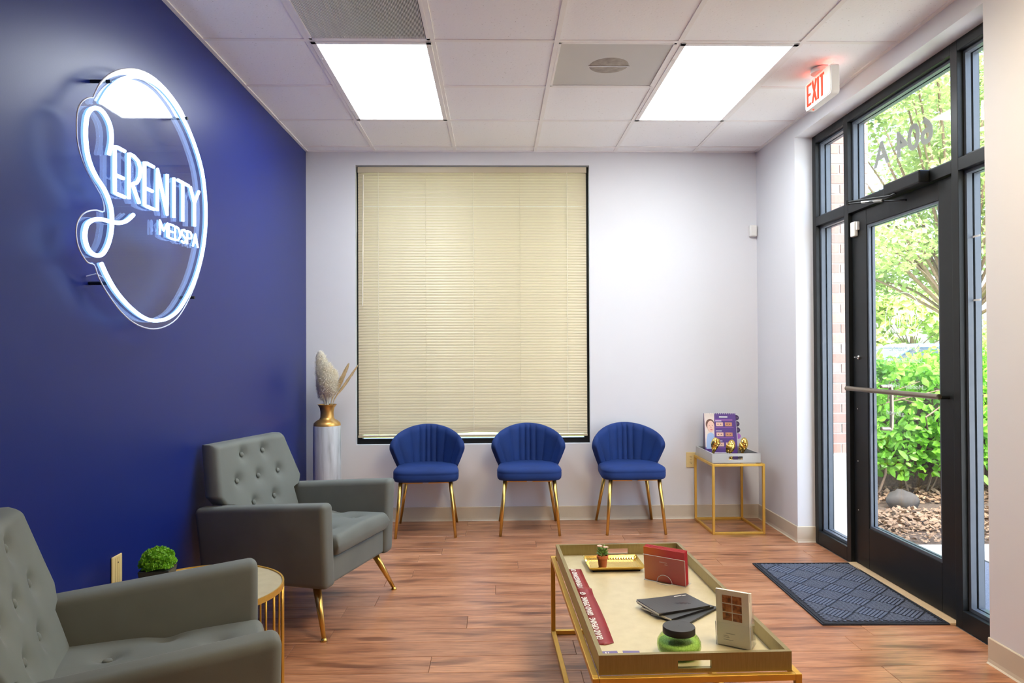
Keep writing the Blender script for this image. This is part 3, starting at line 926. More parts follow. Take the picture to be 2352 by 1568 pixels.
# ================================================================ BLUE SIDE CHAIRS
def make_side_chair():
    t = empty('side_chair')
    # seat: rounded trapezoid cushion
    def seat_layer(z, k, fr=0):
        P = []
        w0, w1 = .238 * k, .205 * k
        n = 48
        for i in range(n):
            a_ = 2 * pi * i / n
            e = .38
            x = math.copysign(abs(cos(a_)) ** e, cos(a_)); y_ = math.copysign(abs(sin(a_)) ** e, sin(a_))
            wv = w1 + (w0 - w1) * (1 - (y_ + 1) / 2)
            P.append((x * wv, .015 + y_ * .235 * k - .01, z))
        return P
    layers = [(.378, .90), (.380, .955), (.388, .985), (.402, .998), (.425, 1.0), (.432, .994), (.436, 1.0), (.446, .995), (.455, .975), (.463, .93), (.468, .82), (.470, .6), (.471, .3)]
    mb = MB(); n = 48
    for z, k in layers: mb.v += seat_layer(z, k)
    for i in range(len(layers) - 1):
        for j in range(n):
            a_, b_ = i * n + j, i * n + (j + 1) % n
            mb.f.append((a_, b_, b_ + n, a_ + n))
    mb.f.append(tuple(range(n))[::-1]); mb.f.append(tuple(len(mb.v) - n + j for j in range(n)))
    seat = mb.build('seat', M_VELVET_B, t, smooth=True)
    # channelled shell back
    NU, NV, CH = 108, 22, 9
    mb = MB()
    def shell(u, v, side):
        ph_ = R(106) * (.35 * u + .65 * u ** 3)
        X, Z = .262 * sin(ph_), .603 + .141 * cos(ph_)
        x0, z0 = .192 * u, .405
        x = x0 + (X - x0) * v ** .8; z = z0 + (Z - z0) * v
        hgt = (z - .405) / .34
        k = abs(x) / .262
        y_ = .172 - .175 * k ** 1.9 + .030 * hgt
        dy = -.175 * 1.9 * k ** .9 * (1 if u > 0 else -1) / .262
        nx, ny = dy, -1
        l_ = sqrt(nx * nx + ny * ny); nx /= l_; ny /= l_
        ph = (u + 1) / 2 * CH
        ed = min(1, (1 - v) / .10) ** .5 * min(1, (1 - abs(u)) / .05 + .05) ** .5
        if side == 0:
            off_ = (.012 + .014 * abs(sin(pi * ph)) ** .5) * (.15 + .85 * ed)
        else:
            off_ = -.020 * (.15 + .85 * ed)
        return (x + nx * off_, y_ + ny * off_, z)
    for side in (0, 1):
        for i in range(NU + 1):
            for j in range(NV + 1):
                mb.v.append(shell(-1 + 2 * i / NU, (j / NV) ** .8 if j else 0, side))
    q = (NU + 1) * (NV + 1)
    for side in (0, 1):
        for i in range(NU):
            for j in range(NV):
                a_ = side * q + i * (NV + 1) + j
                f = (a_, a_ + NV + 1, a_ + NV + 2, a_ + 1)
                mb.f.append(f if side == 0 else f[::-1])
    ring = [i * (NV + 1) for i in range(NU + 1)] + [NU * (NV + 1) + j for j in range(1, NV + 1)] + [i * (NV + 1) + NV for i in range(NU - 1, -1, -1)] + [j for j in range(NV - 1, 0, -1)]
    for k in range(len(ring)):
        a_, b_ = ring[k], ring[(k + 1) % len(ring)]
        mb.f.append((a_, b_, b_ + q, a_ + q))
    mb.build('backrest', M_VELVET_B, t, smooth=True)
    # legs
    for sx in (-1, 1):
        MB().tube([(sx * .172, -.185, .378), (sx * .206, -.228, .0)], [.0145, .0095], 14).build('leg', M_GOLD, t, smooth=True)
        MB().tube([(sx * .152, .155, .378), (sx * .212, .222, .0)], [.0145, .0095], 14).build('leg', M_GOLD, t, smooth=True)
    br_ = MB()
    for sx in (-1, 1):
        br_.box(min(sx * .175, sx * .02), max(sx * .175, sx * .02), -.19, -.165, .369, .377)
        br_.box(min(sx * .155, sx * .02), max(sx * .155, sx * .02), .14, .165, .369, .377)
        br_.box(sx * .10 - .013, sx * .10 + .013, -.18, .15, .371, .378)
    br_.build('seat_bracket', M_GOLD, t)
    return t
ch = make_side_chair()
G = 'blue velvet chairs under the window'
c2, c3 = copy_tree(ch), copy_tree(ch)
for o, (x, y), rz, lb in ((ch, (-.497, 5.205), R(2.5), 'blue velvet shell chair half hidden by the grey armchair'),
                          (c2, (.236, 5.233), R(-.5), 'blue velvet shell chair in the middle of the window row'),
                          (c3, (.972, 5.233), R(1.0), 'blue velvet shell chair nearest the gold side table')):
    o.location = (x, y, 0); o.rotation_euler = (0, 0, rz)
    tag(o, lb, 'chair', G)

# ================================================================ GREY ARMCHAIRS
def slab(hw, v0, v1, NU, NV, front, back, edge=.05):
    """pillow: outline half-width hw(v); front/back(u,v,e)->xyz with e the edge roundness 0..1"""
    mb = MB()
    us = [-cos(pi * i / NU) * .5 + -1 * 0 for i in range(NU + 1)]
    us = [u * 2 for u in us]
    us = [.55 * u + .45 * (-1 + 2 * i / NU) for i, u in enumerate(us)]
    vs_ = [.5 - .5 * cos(pi * j / NV) for j in range(NV + 1)]
    vs_ = [.5 * a_ + .5 * j / NV for j, a_ in enumerate(vs_)]
    for fn in (front, back):
        for u in us:
            for v in vs_:
                vv = v0 + (v1 - v0) * v
                du = (1 - abs(u)) * hw(vv); dv = min(v, 1 - v) * (v1 - v0)
                def e_(d_):
                    d_ = min(1, d_ / edge); return sqrt(max(0, 1 - (1 - d_) ** 2))
                mb.v.append(fn(u * hw(vv), vv, e_(du) * e_(dv)))
    q = (NU + 1) * (NV + 1)
    for side in (0, 1):
        for i in range(NU):
            for j in range(NV):
                a_ = side * q + i * (NV + 1) + j
                f = (a_, a_ + NV + 1, a_ + NV + 2, a_ + 1)
                mb.f.append(f if side == 0 else f[::-1])
    ring = [i * (NV + 1) for i in range(NU + 1)] + [NU * (NV + 1) + j for j in range(1, NV + 1)] + [i * (NV + 1) + NV for i in range(NU - 1, -1, -1)] + [j for j in range(NV - 1, 0, -1)]
    for k in range(len(ring)):
        a_, b_ = ring[k], ring[(k + 1) % len(ring)]
        mb.f.append((a_, b_, b_ + q, a_ + q))
    return mb
def make_armchair():
    t = empty('armchair')
    # arms
    for s_ in (1, -1):
        ob, ot, ib, it = .338 * s_, .372 * s_, .250 * s_, .282 * s_
        xf, xb = .362, -.292
        v = [(xb, ib, .215), (xf, ib, .215), (xf, ob, .215), (xb, ob, .215),
             (xb - .01, it, .553), (xf + .004, it, .604), (xf + .004, ot, .604), (xb - .01, ot, .553)]
        mb = MB().hexa(v)
        mb.build('arm', M_VELVET_G, t, bevel=.026, seg=5, auto=180)
    # base box and front rail
    MB().box(-.285, .345, -.262, .262, .222, .345).build('seat_base', M_VELVET_G, t, bevel=.014, seg=3)
    # seat cushion
    btn_s = [(-.03, .12), (-.03, -.12), (.11, 0), (.11, .215), (.11, -.215), (.245, .12), (.245, -.12)]
    def top(l_, f, e):
        z = .398 + .040 * e + .012 * e * (1 - (l_ / .27) ** 2)
        for bx, by in btn_s:
            d2 = (f - bx) ** 2 + (l_ - by) ** 2
            z -= .017 * exp(-d2 / .0011) + .007 * exp(-d2 / .008)
        return (f, l_, z)
    def bot(l_, f, e): return (f, l_, .390 - .042 * e)
    slab(lambda v: .262, -.17, .378, 64, 60, top, bot, .028).build('seat_cushion', M_VELVET_G, t, smooth=True)
    # backrest
    Z0, Z1 = .34, .838
    def hw(z):
        if z < .552: return .255
        if z < .562: return .255 + .055 * (z - .552) / .010
        if z < .602: return .310 + .030 * (z - .562) / .040
        return .340 - (.340 - .280) * (z - .602) / (Z1 - .602)
    def fx(z): return -.13 - .30 * (z - .40)
    btn_b = [(.085, .768), (-.085, .768), (.168, .650), (0, .650), (-.168, .650), (.085, .532), (-.085, .532)]
    def bf(l_, z, e):
        x = fx(z) - .022 + .022 * e + .010 * e
        for by, bz in btn_b:
            d2 = (l_ - by) ** 2 + (z - bz) ** 2
            x -= .022 * exp(-d2 / .0010) + .008 * exp(-d2 / .007)
        return (x, l_, z)
    def bk(l_, z, e): return (fx(z) - .064 - .010 * e, l_, z)
    slab(hw, Z0, Z1, 72, 96, bf, bk, .024).build('backrest', M_VELVET_G, t, auto=55)
    bm_ = MB().ball((0, 0, 0), (.0130, .0130, .0065), 12, 6).mesh('button', M_VELVET_G, True)
    for by, bz in btn_b:
        obj('button', bm_, t, loc=(fx(bz) + .010 - .030 + .0075, by, bz), rot=(0, R(73), 0))
    for bx, by in btn_s:
        if abs(by) < .2: obj('button', bm_, t, loc=(bx, by, .398 + .052 - .012 * (by / .27) ** 2 - .0195), rot=(0, 0, 0))
    # legs
    for s_ in (1, -1):
        for x0, x1 in ((.275, .357), (-.22, -.262)):
            MB().tube([(x0, s_ * .275, .225), (x1, s_ * .352, .012)], [.020, .009], 16).tube([(x1, s_ * .352, .014), (x1 + .001, s_ * .353, .006), (x1 + .001, s_ * .353, 0)], [.010, .014, .015], 16).build('leg', M_GOLD, t, smooth=True)
    return t
ac1 = make_armchair()
ac2 = copy_tree(ac1)
ac1.location = (-1.010, 3.674, 0); ac1.rotation_euler = (0, 0, R(-17)); ac1.scale = (1.022, 1.022, 1)
tag(ac1, 'grey tufted velvet armchair standing in full view before the white vase', 'armchair', 'grey tufted armchairs along the blue wall')
ac2.location = (-.995, 1.913, 0); ac2.rotation_euler = (0, 0, R(22.7)); ac2.scale = (1.028, 1.028, 1.012)
tag(ac2, 'grey tufted velvet armchair cut off at the lower left corner', 'armchair', 'grey tufted armchairs along the blue wall')

# ================================================================ ROUND TABLE + PLANT
RT, RTR, RTZ = (-1.075, 2.655), .288, .426
t = tag(empty('round_table', (*RT, 0)), 'round gold wire drum table between the two armchairs', 'table')
MB().lathe([(.001, RTZ - .012), (RTR - .006, RTZ - .012), (RTR - .006, RTZ - .002), (.001, RTZ - .002)], 64, cap=False).build('table_top', M_TRAYF, t)
def ring_mb(r, z0, z1, th=.006, n=64): return MB().lathe([(r - th, z0), (r, z0), (r, z1), (r - th, z1), (r - th, z0)], n, cap=False)
ring_mb(RTR, RTZ - .018, RTZ + .002).build('rim', M_GOLDM, t)
ring_mb(RTR, 0, .012).build('base_ring', M_GOLDM, t)
wm = {}
for k in range(13):
    a_ = 2 * pi * k / 13 + .12
    x, y = (RTR - .004) * cos(a_), (RTR - .004) * sin(a_)
    a2 = a_ + .17
    x2, y2 = (RTR - .004) * cos(a2), (RTR - .004) * sin(a2)
    xm, ym = (RTR - .004) * cos((a_ + a2) / 2), (RTR - .004) * sin((a_ + a2) / 2)
    MB().tube(smooth_path([(x, y, RTZ - .016), (x, y, .10), (x, y, .04), (xm, ym, .010), (x2, y2, .04), (x2, y2, .10), (x2, y2, RTZ - .016)], 3), .004, 6).build('wire_loop', M_GOLDM, t, smooth=True)

t = tag(empty('potted_shrub', (-1.252, 2.700, RTZ + .0005), R(8)), 'small bright green round shrub in a black square pot', 'plant')
MB().hexa([(-.046, -.046, 0), (.046, -.046, 0), (.046, .046, 0), (-.046, .046, 0), (-.054, -.054, .062), (.054, -.054, .062), (.054, .054, .062), (-.054, .054, .062)]).build('pot', M_BLACKP, t, bevel=.003)
mb = MB()
rs = random.Random(3)
for k in range(3600):
    a_, cz = rs.uniform(0, 2 * pi), rs.uniform(-.15, 1)
    rr_ = rs.uniform(.80, 1.0)
    sr = sqrt(max(0, 1 - cz * cz))
    p = Vector((.061 * sr * cos(a_) * rr_, .061 * sr * sin(a_) * rr_, .076 + .060 * cz * rr_))
    p += Vector((sin(a_ * 5 + cz * 9), cos(cz * 11 + a_ * 3), sin(a_ * 4))) * .0035
    d_ = Vector((rs.gauss(0, 1), rs.gauss(0, 1), rs.gauss(0, 1))).normalized()
    e_ = d_.orthogonal().normalized()
    s_ = rs.uniform(.0035, .006)
    n0 = len(mb.v)
    mb.v += [tuple(p - d_ * s_), tuple(p + e_ * s_ * .7), tuple(p + d_ * s_), tuple(p - e_ * s_ * .7)]
    mb.f.append((n0, n0 + 1, n0 + 2, n0 + 3))
tag(mb.build('foliage', M_MOSS, t, fix=False), kind='stuff')
MB().ball((0, 0, .082), (.045, .045, .042)).build('moss_core', M_MOSS, t, smooth=True)

# ================================================================ FLOOR VASE WITH PAMPAS
t = tag(empty('floor_vase', (-1.222, 5.25, 0)), 'tall grey white floor vase with a gold neck in the corner', 'vase')
MB().lathe([(.001, 0), (.094, 0), (.099, .01), (.099, .735), (.097, .752)], 40, cap=False).build('body', M_VASE, t, smooth=True)
MB().lathe([(.097, .752), (.094, .770), (.078, .785), (.056, .797), (.048, .812), (.047, .85), (.052, .88), (.066, .902), (.070, .905), (.064, .900), (.045, .87), (.04, .80)], 40, cap=False).build('neck', M_ANTGOLD, t, smooth=True)
pg = tag(empty('pampas_bunch', (-1.222, 5.25, .86)), 'cream and golden dried pampas plumes in the tall vase', 'dried grass')
def plume(tip, length, width, mat, seed, n=1500, droop=.0):
    rs = random.Random(seed)
    mb = MB()
    tip = Vector(tip)
    MB_pts = [Vector((0, 0, -.2)), Vector((0, 0, 0)), tip]
    path = smooth_path([Vector((0, 0, -.10)), tip * .25 + Vector((0, 0, -.0)), tip * .6, tip], 8)
    npt = len(path)
    mb.tube(path, [.0018 + width * .38 * sin(pi * max(0, min(1, (i / (npt - 1) - .28) / .74))) ** .7 for i in range(npt)], 10)
    for k in range(n):
        s_ = rs.uniform(.18, 1.0)
        i = min(len(path) - 2, int((.3 + .7 * s_) * (len(path) - 1)))
        p = path[i].lerp(path[i + 1], rs.random())
        d_ = (path[i + 1] - path[i]).normalized()
        w_ = width * (sin(pi * min(1, s_ * .95 + .03)) ** .6)
        a_ = rs.uniform(0, 2 * pi)
        u_ = d_.orthogonal().normalized(); v_ = d_.cross(u_)
        dr_ = (u_ * cos(a_) + v_ * sin(a_))
        o_ = dr_ * w_ * rs.uniform(.7, 1.15)
        p = p + dr_ * w_ * .42
        q_ = p - dr_ * w_ * .42 + o_ + d_ * rs.uniform(.012, .04) - Vector((0, 0, droop * rs.random()))
        side = d_.cross(o_).normalized() * .0019 if o_.length > 1e-5 else u_ * .001
        n0 = len(mb.v)
        m_ = p.lerp(q_, .55) + d_ * .012
        mb.v += [tuple(p - side), tuple(p + side), tuple(m_ + side), tuple(m_ - side), tuple(q_)]
        mb.f += [(n0, n0 + 1, n0 + 2, n0 + 3), (n0 + 3, n0 + 2, n0 + 4)]
    return tag(mb.build('plume', mat, pg, fix=False), kind='stuff')
plume((-.045, 0, .40), .4, .078, M_PAMPAS, 1, 3000)
plume((.008, -.02, .32), .3, .082, M_PAMPAS, 2, 2800)
plume((.046, .0, .27), .3, .074, M_PAMPAS, 3, 2200)
plume((-.060, .01, .20), .25, .040, M_PAMPAS, 4, 1300, .03)
plume((.140, .02, .31), .35, .022, M_PAMPAS2, 5, 1100)
plume((.200, .03, .30), .35, .014, M_PAMPAS2, 6, 500)

# ================================================================ GOLD SIDE TABLE
TX0, TX1, TY0, TY1, TZ = 1.504, 1.874, 4.985, 5.450, .490
t = tag(empty('side_table', (TX0, TY0, 0)), 'gold square-tube side table in the back right corner', 'table')
w_, d_, k = TX1 - TX0, TY1 - TY0, .017
for x in (0, w_ - k):
    for y in (0, d_ - k): MB().box(x, x + k, y, y + k, 0, TZ).build('leg', M_GOLDM, t, bevel=.0015)
for z in (0, TZ - k):
    for y in (0, d_ - k): MB().box(k, w_ - k, y, y + k, z, z + k).build('rail', M_GOLDM, t, bevel=.0015)
    for x in (0, w_ - k): MB().box(x, x + k, k, d_ - k, z, z + k).build('rail', M_GOLDM, t, bevel=.0015)
def tray_side(mb, x0, x1, y0, y1, z0, z1, hole=None):
    """wall along x with an optional hand hole (x0,x1,z0,z1)"""
    if hole is None: return mb.box(x0, x1, y0, y1, z0, z1)
    a_, b_, c_, e_ = hole
    mb.box(x0, a_, y0, y1, z0, z1).box(b_, x1, y0, y1, z0, z1).box(a_, b_, y0, y1, z0, c_).box(a_, b_, y0, y1, e_, z1)
    return mb
SX, SY, SZ = 1.689, 5.235, TZ + .0005
t = tag(empty('serving_tray', (SX, SY, SZ)), 'silver grey rectangular tray with cut-out handles on the side table', 'tray')
hx, hy, hh = .172, .205, .066
MB().box(-hx + .012, hx - .012, -hy + .012, hy - .012, 0, .010).build('tray_floor', M_STRAYF, t)
for s_ in (-1, 1):
    y0, y1 = sorted((s_ * hy, s_ * (hy - .012)))
    tray_side(MB(), -hx, hx, y0, y1, 0, hh, (-.055, .045, .022, .046)).build('tray_wall', M_STRAY, t)
    x0, x1 = sorted((s_ * hx, s_ * (hx - .012)))
    MB().box(x0, x1, -hy + .012, hy - .012, 0, hh).build('tray_wall', M_STRAY, t)
FZ = SZ + .0105
# easel display
t = tag(empty('display_easel', (1.655, 5.285, FZ), R(-6)), 'purple tabletop flip display with a smiling woman and sample photos', 'display')
HT, LEAN = .315, .075
def on_front(x, z, e=0): return (x, -.055 + LEAN * z / HT - e, z)
def front_quad(nm, pts, mat, parent, e):
    mb = MB(); n = len(pts)
    mb.v += [on_front(*p, e) for p in pts] + [on_front(*p, e - .0012) for p in pts]
    mb.f.append(tuple(range(n))); mb.f.append(tuple(range(n, 2 * n))[::-1])
    for i in range(n): j = (i + 1) % n; mb.f.append((i, i + n, j + n, j))
    return mb.build(nm, mat, parent)
def rect(x0, x1, z0, z1): return [(x0, z0), (x1, z0), (x1, z1), (x0, z1)]
def ell(cx, cz, a_, b_, n=18, r0=0, r1=2 * pi): return [(cx + a_ * cos(r0 + (r1 - r0) * k / n), cz + b_ * sin(r0 + (r1 - r0) * k / n)) for k in range(n + (0 if r1 - r0 > 6.2 else 1))]
front = front_quad('front_page', rect(-.115, .115, 0, HT), M_PURPLE, t, .001)
MB().hexa([(-.115, .075, 0), (.115, .075, 0), (.115, .078, 0), (-.115, .078, 0), (-.115, LEAN - .055, HT), (.115, LEAN - .055, HT), (.115, LEAN - .052, HT), (-.115, LEAN - .052, HT)]).build('back_leg', M_PURPLE2, t)
MB().prism([(-.053, 0), (LEAN - .056, HT), (.074, 0)], -.1155, -.1145, 0).build('side_gusset', M_PURPLE2, t)
front_quad('photo_background', [(-.113, .07), (-.048, .07), (-.040, HT), (-.113, HT)], M_PRINTBG, front, .0025)
front_quad('sweater', [(-.108, .06), (-.05, .06), (-.043, .12), (-.05, .165), (-.07, .178), (-.095, .165), (-.105, .12)], M_SWEATER, front, .0035)
front_quad('hair', ell(-.073, .236, .032, .038), M_HAIR, front, .004)
front_quad('face', ell(-.069, .220, .026, .042), M_SKIN, front, .005)
for ex_ in (-.079, -.058): front_quad('eye', ell(ex_, .228, .004, .002, 8), M_HAIR, front, .006)
front_quad('nose', [(-.071, .222), (-.064, .211), (-.070, .210)], M_LIPS, front, .0055)
front_quad('mouth', ell(-.066, .197, .009, .0035, 10), M_LIPS, front, .006)
front_quad('title_line', rect(-.005, .055, .285, .292), M_WHITEINK, front, .0025)
for z in (.270, .262): front_quad('text_line', rect(-.035, .090, z, z + .003), M_LILAC, front, .0025)
for r_ in range(3):
    z = .222 - .072 * r_
    for c_ in range(2):
        x = -.030 + .065 * c_
        front_quad('sample_photo', rect(x, x + .050, z, z + .027), M_SKIN if c_ == 0 or r_ == 2 else M_SKIN2, front, .0025)
        for ex_ in (.014, .034): front_quad('sample_eye', ell(x + ex_, z + .014, .005, .003, 8), M_HAIR, front, .0035)
    front_quad('text_line', rect(-.034, .010, z + .036, z + .040), M_WHITEINK, front, .0025)
    front_quad('text_line', rect(-.034, .095, z - .012, z - .009), M_LILAC, front, .0025)
for z in (.030, .018, .006): front_quad('text_line', rect(-.05, .06, z, z + .004), M_WHITEINK, front, .0025)
for k in range(4):
    z = HT - .032 - .044 * k
    front_quad('index_tab', ell(.115 + .002 * k, z, .024, .021, 12, -pi / 2, pi / 2), M_LILAC if k == 3 else M_PURPLE2, t, .0005 - .0005 * k)
    front_quad('text_line', rect(.121, .131, z - .001, z + .001), M_LILAC, t, .0022)
for k in range(16):
    MB().tube([(-.105 + k * .014, LEAN - .062, HT - .006), (-.105 + k * .014, LEAN - .0535, HT + .003), (-.105 + k * .014, LEAN - .046, HT - .006)], .0011, 5).build('binding_ring', M_WHITEINK, t)
# gold faces
def face_mesh(wx=.030, hz=.050, dp=.028):
    mb = MB(); NU, NV = 36, 40
    for j in range(NV + 1):
        ph = -pi / 2 + pi * j / NV
        for i in range(NU):
            th = 2 * pi * i / NU
            x, y, z = cos(ph) * sin(th), -cos(ph) * cos(th), sin(ph)
            taper = 1 - .22 * max(0, -z) - .05 * max(0, z)
            X, Y, Z = wx * x * taper, dp * y, hz * z
            if y < -.1:
                g = lambda cx, cz, sx, sz: exp(-((x - cx) / sx) ** 2 - ((z - cz) / sz) ** 2)
                Y -= .010 * g(0, -.12, .14, .20) + .006 * g(0, .12, .10, .22)
                Y -= .004 * g(0, .30, .6, .09)
                Y += .006 * (g(.36, .14, .18, .09) + g(-.36, .14, .18, .09))
                Y -= .003 * (g(.36, .12, .15, .04) + g(-.36, .12, .15, .04))
                Y -= .005 * g(0, -.47, .22, .06) + .004 * g(0, -.58, .18, .05)
                Y += .003 * g(0, -.525, .25, .025)
                Y -= .005 * g(0, -.82, .22, .12)
            elif y > .1: Y *= .55
            mb.v.append((X, Y, Z))
    for j in range(NV):
        for i in range(NU):
            a_, b_ = j * NU + i, j * NU + (i + 1) % NU
            mb.f.append((a_, b_, b_ + NU, a_ + NU))
    return mb.mesh('face', M_GOLDP, True)
FM = face_mesh()
def finger(p, q, r, r0=.0055):
    m_ = (Vector(p) + Vector(q)) / 2 + Vector(r)
    return smooth_path([Vector(p), m_, Vector(q)], 4)
def gold_face(x, y, rz, tilt, lift, hand, label):
    t = tag(empty('face_sculpture', (x, y, FZ), rz), label, 'sculpture', 'gold face sculptures on the side table tray')
    MB().lathe([(.001, 0), (.024, 0), (.024, .005), (.012, .009), (.008, .014)], 20, cap=False).build('foot', M_GOLDP, t, smooth=True)
    top = .060 + lift
    st_ = smooth_path([(0, 0, .010), (.006, .004, .03), (-.006, .004, .05), (0, .004, top)], 5)
    n = len(st_)
    MB().tube(st_, [.0085 + .004 * (abs(i / n - .5) * 2) for i in range(n)], 12).build('wrist_stem', M_GOLDP, t, smooth=True)
    obj('face', FM, t, loc=(.004, 0, top + .040), rot=(tilt, R(6), 0))
    hb = MB()
    if hand == 'eyes':
        hb.ball((.026, -.016, top + .052), (.014, .010, .020))
        for k in range(4):
            z = top + .072 - .010 * k
            hb.tube(finger((.026, -.022, z), (-.010 + .003 * k, -.038, z + .006), (0, -.010, .004)), [.0062] * 8 + [.004], 8)
    elif hand == 'mouth':
        hb.ball((-.018, -.012, top + .010), (.013, .010, .018))
        for k in range(4):
            hb.tube(finger((-.020 + .006 * k, -.020, top + .018), (-.012 + .010 * k, -.036, top + .056 - .004 * k), (0, -.008, 0)), [.0058] * 8 + [.004], 8)
    else:
        hb.ball((-.030, -.008, top + .012), (.011, .012, .017))
        for k in range(4):
            hb.tube(finger((-.032 + .003 * k, -.012 - .004 * k, top + .022), (-.034 + .004 * k, -.018 - .003 * k, top + .058 - .007 * k), (-.006, -.004, 0)), [.0052] * 8 + [.0035], 8)
    hb.tube(finger((.0, -.006, top - .006), (-.012, -.028, top + .014), (.0, -.006, 0)), [.006] * 8 + [.004], 8)
    hb.build('hand', M_GOLDP, t, smooth=True)
gold_face(1.555, 5.105, R(14), R(6), .012, 'eyes', 'polished gold face sculpture with a hand over its eye, left of the three')
gold_face(1.672, 5.105, R(-35), R(-16), -.004, 'mouth', 'polished gold face sculpture with fingers over its mouth, middle of the three')
gold_face(1.768, 5.115, R(12), R(0), .008, 'cheek', 'polished gold face sculpture with an uncovered face, right of the three')

# ================================================================ COFFEE TABLE
CTC, CTR = (.5605, 2.665), R(1.15)
ct = tag(empty('coffee_table', (*CTC, 0), CTR), 'low gold-framed rectangular coffee table in the right foreground', 'table')
hw_, hl, zf, k = .302, .618, .352, .019
for sx in (-1, 1):
    for sy in (-1, 1):
        x0, x1 = sorted((sx * hw_, sx * (hw_ - k))); y0, y1 = sorted((sy * hl, sy * (hl - k)))
        MB().box(x0, x1, y0, y1, 0, zf).build('leg', M_GOLDM, ct, bevel=.002)
for z in (0, zf - k):
    for s_ in (-1, 1):
        y0, y1 = sorted((s_ * hl, s_ * (hl - k))); MB().box(-hw_ + k, hw_ - k, y0, y1, z, z + k).build('rail', M_GOLDM, ct, bevel=.002)
        x0, x1 = sorted((s_ * hw_, s_ * (hw_ - k))); MB().box(x0, x1, -hl + k, hl - k, z, z + k).build('rail', M_GOLDM, ct, bevel=.002)
tr = tag(empty('table_tray', (*CTC, zf + .0005), CTR), 'large champagne metallic tray with hand holes lying on the coffee table frame', 'tray')
hx, hy, hh, th = .281, .596, .056, .014
MB().box(-hx + th, hx - th, -hy + th, hy - th, 0, .010).build('tray_floor', M_TRAYF, tr)
for s_ in (-1, 1):
    y0, y1 = sorted((s_ * hy, s_ * (hy - th)))
    tray_side(MB(), -hx, hx, y0, y1, 0, hh, (-.052, .046, .013, .036)).build('tray_wall', M_TRAY, tr)
    x0, x1 = sorted((s_ * hx, s_ * (hx - th)))
    MB().box(x0, x1, -hy + th, hy - th, 0, hh).build('tray_wall', M_TRAY, tr)
TF = zf + .0005 + .0104

# ribbon
rb = tag(empty('ribbon', (.337, 2.645, TF)), 'flat red satin ribbon printed Grand Opening in white', 'ribbon')
pr = []
for i in range(61):
    v = i / 60
    y_ = -.387 + .772 * v
    z_ = .0012 + .010 * exp(-((v - .635) / .035) ** 2)
    xc = -.002 - .008 * (v - .5) + .004 * sin(v * 5)
    pr.append((xc, y_, z_))
mb = MB()
for (xc, y_, z_) in pr:
    mb.v += [(xc - .0285, y_ - (.004 if y_ < -.385 else 0), z_), (xc, y_ - (.012 if y_ < -.385 else 0), z_ + .0004), (xc + .0285, y_ + (.006 if y_ < -.385 else 0), z_)]
for i in range(60):
    for q in (0, 1): mb.f.append((3 * i + q, 3 * i + q + 1, 3 * i + q + 4, 3 * i + q + 3))
rbm = mb.build('strip', M_RIBBON, rb, smooth=True)
so_ = rbm.modifiers.new('thick', 'SOLIDIFY'); so_.thickness = .0006
for yc, wl in ((-.265, .185), (-.055, .185), (.150, .19), (.320, .13)):
    me = fit_text(text_mesh('GRAND OPENING' if wl > .15 else 'GRAND OP', .03, M_WHITEINK, .0002, .0006), wl, .021)
    o = obj('printed_word', me, rbm, loc=(-.012 - .008 * (yc + .387) / .772 + .004, yc, .0022 + (.010 * exp(-(((yc + .387) / .772 - .635) / .06) ** 2))), rot=(0, 0, R(90.6)))
# gold dish
t = tag(empty('gold_dish', (.498, 3.068, TF), CTR), 'small rectangular hammered gold dish at the far end of the tray', 'dish')
def dish():
    mb = MB(); NX, NY = 40, 26
    hx, hy = .118, .090
    for side in (0, 1):
        for i in range(NX + 1):
            for j in range(NY + 1):
                u, v = -1 + 2 * i / NX, -1 + 2 * j / NY
                d_ = min((1 - abs(u)) * hx, (1 - abs(v)) * hy)
                z = .006 + .016 * max(0, 1 - d_ / .016) ** 1.5
                if side == 0 and d_ > .012: z += .0014 * ((i + j) % 2)
                if side == 1: z -= .003
                k = 1 - .05 * max(0, 1 - z / .022)
                mb.v.append((u * hx * k, v * hy * k, z))
    q = (NX + 1) * (NY + 1)
    for side in (0, 1):
        for i in range(NX):
            for j in range(NY):
                a_ = side * q + i * (NY + 1) + j
                mb.f.append((a_, a_ + NY + 1, a_ + NY + 2, a_ + 1) if side == 0 else (a_, a_ + 1, a_ + NY + 2, a_ + NY + 1))
    ring = [i * (NY + 1) for i in range(NX + 1)] + [NX * (NY + 1) + j for j in range(1, NY + 1)] + [i * (NY + 1) + NY for i in range(NX - 1, -1, -1)] + [j for j in range(NY - 1, 0, -1)]
    for k in range(len(ring)):
        a_, b_ = ring[k], ring[(k + 1) % len(ring)]
        mb.f.append((a_, b_, b_ + q, a_ + q))
    return mb
dish().build('dish_body', M_GOLDP, t, smooth=False)
MB().box(-.10, .10, -.072, .072, 0, .003).build('dish_foot', M_BLACKP, t)
# succulent
t = tag(empty('potted_succulent', (.447, 3.035, TF + .0085)), 'tiny succulent with pale flowers in a terracotta pot on the gold dish', 'plant')
MB().lathe([(.001, 0), (.0165, 0), (.0215, .036), (.0245, .037), (.025, .048), (.0215, .048), (.020, .040), (.001, .039)], 24, cap=False).build('pot', M_TERRA, t, auto=40)
lf = MB().ball((0, 0, .010), (.0048, .0022, .0105), 8, 6).mesh('leaf', M_SUCC, True)
rs = random.Random(5)
for k in range(30):
    lay = k // 10
    a_ = k * 2.4
    o = obj('leaf', lf, t, loc=(.006 * cos(a_) * (1 + lay * .4), .006 * sin(a_) * (1 + lay * .4), .042 + .011 * lay + rs.uniform(0, .006)), rot=(0, 0, 0))
    o.rotation_euler = (Vector((cos(a_), sin(a_), .55 + .45 * lay))).to_track_quat('Z', 'Y').to_euler()
    o.scale = (1.1, 1.1, 1.15)
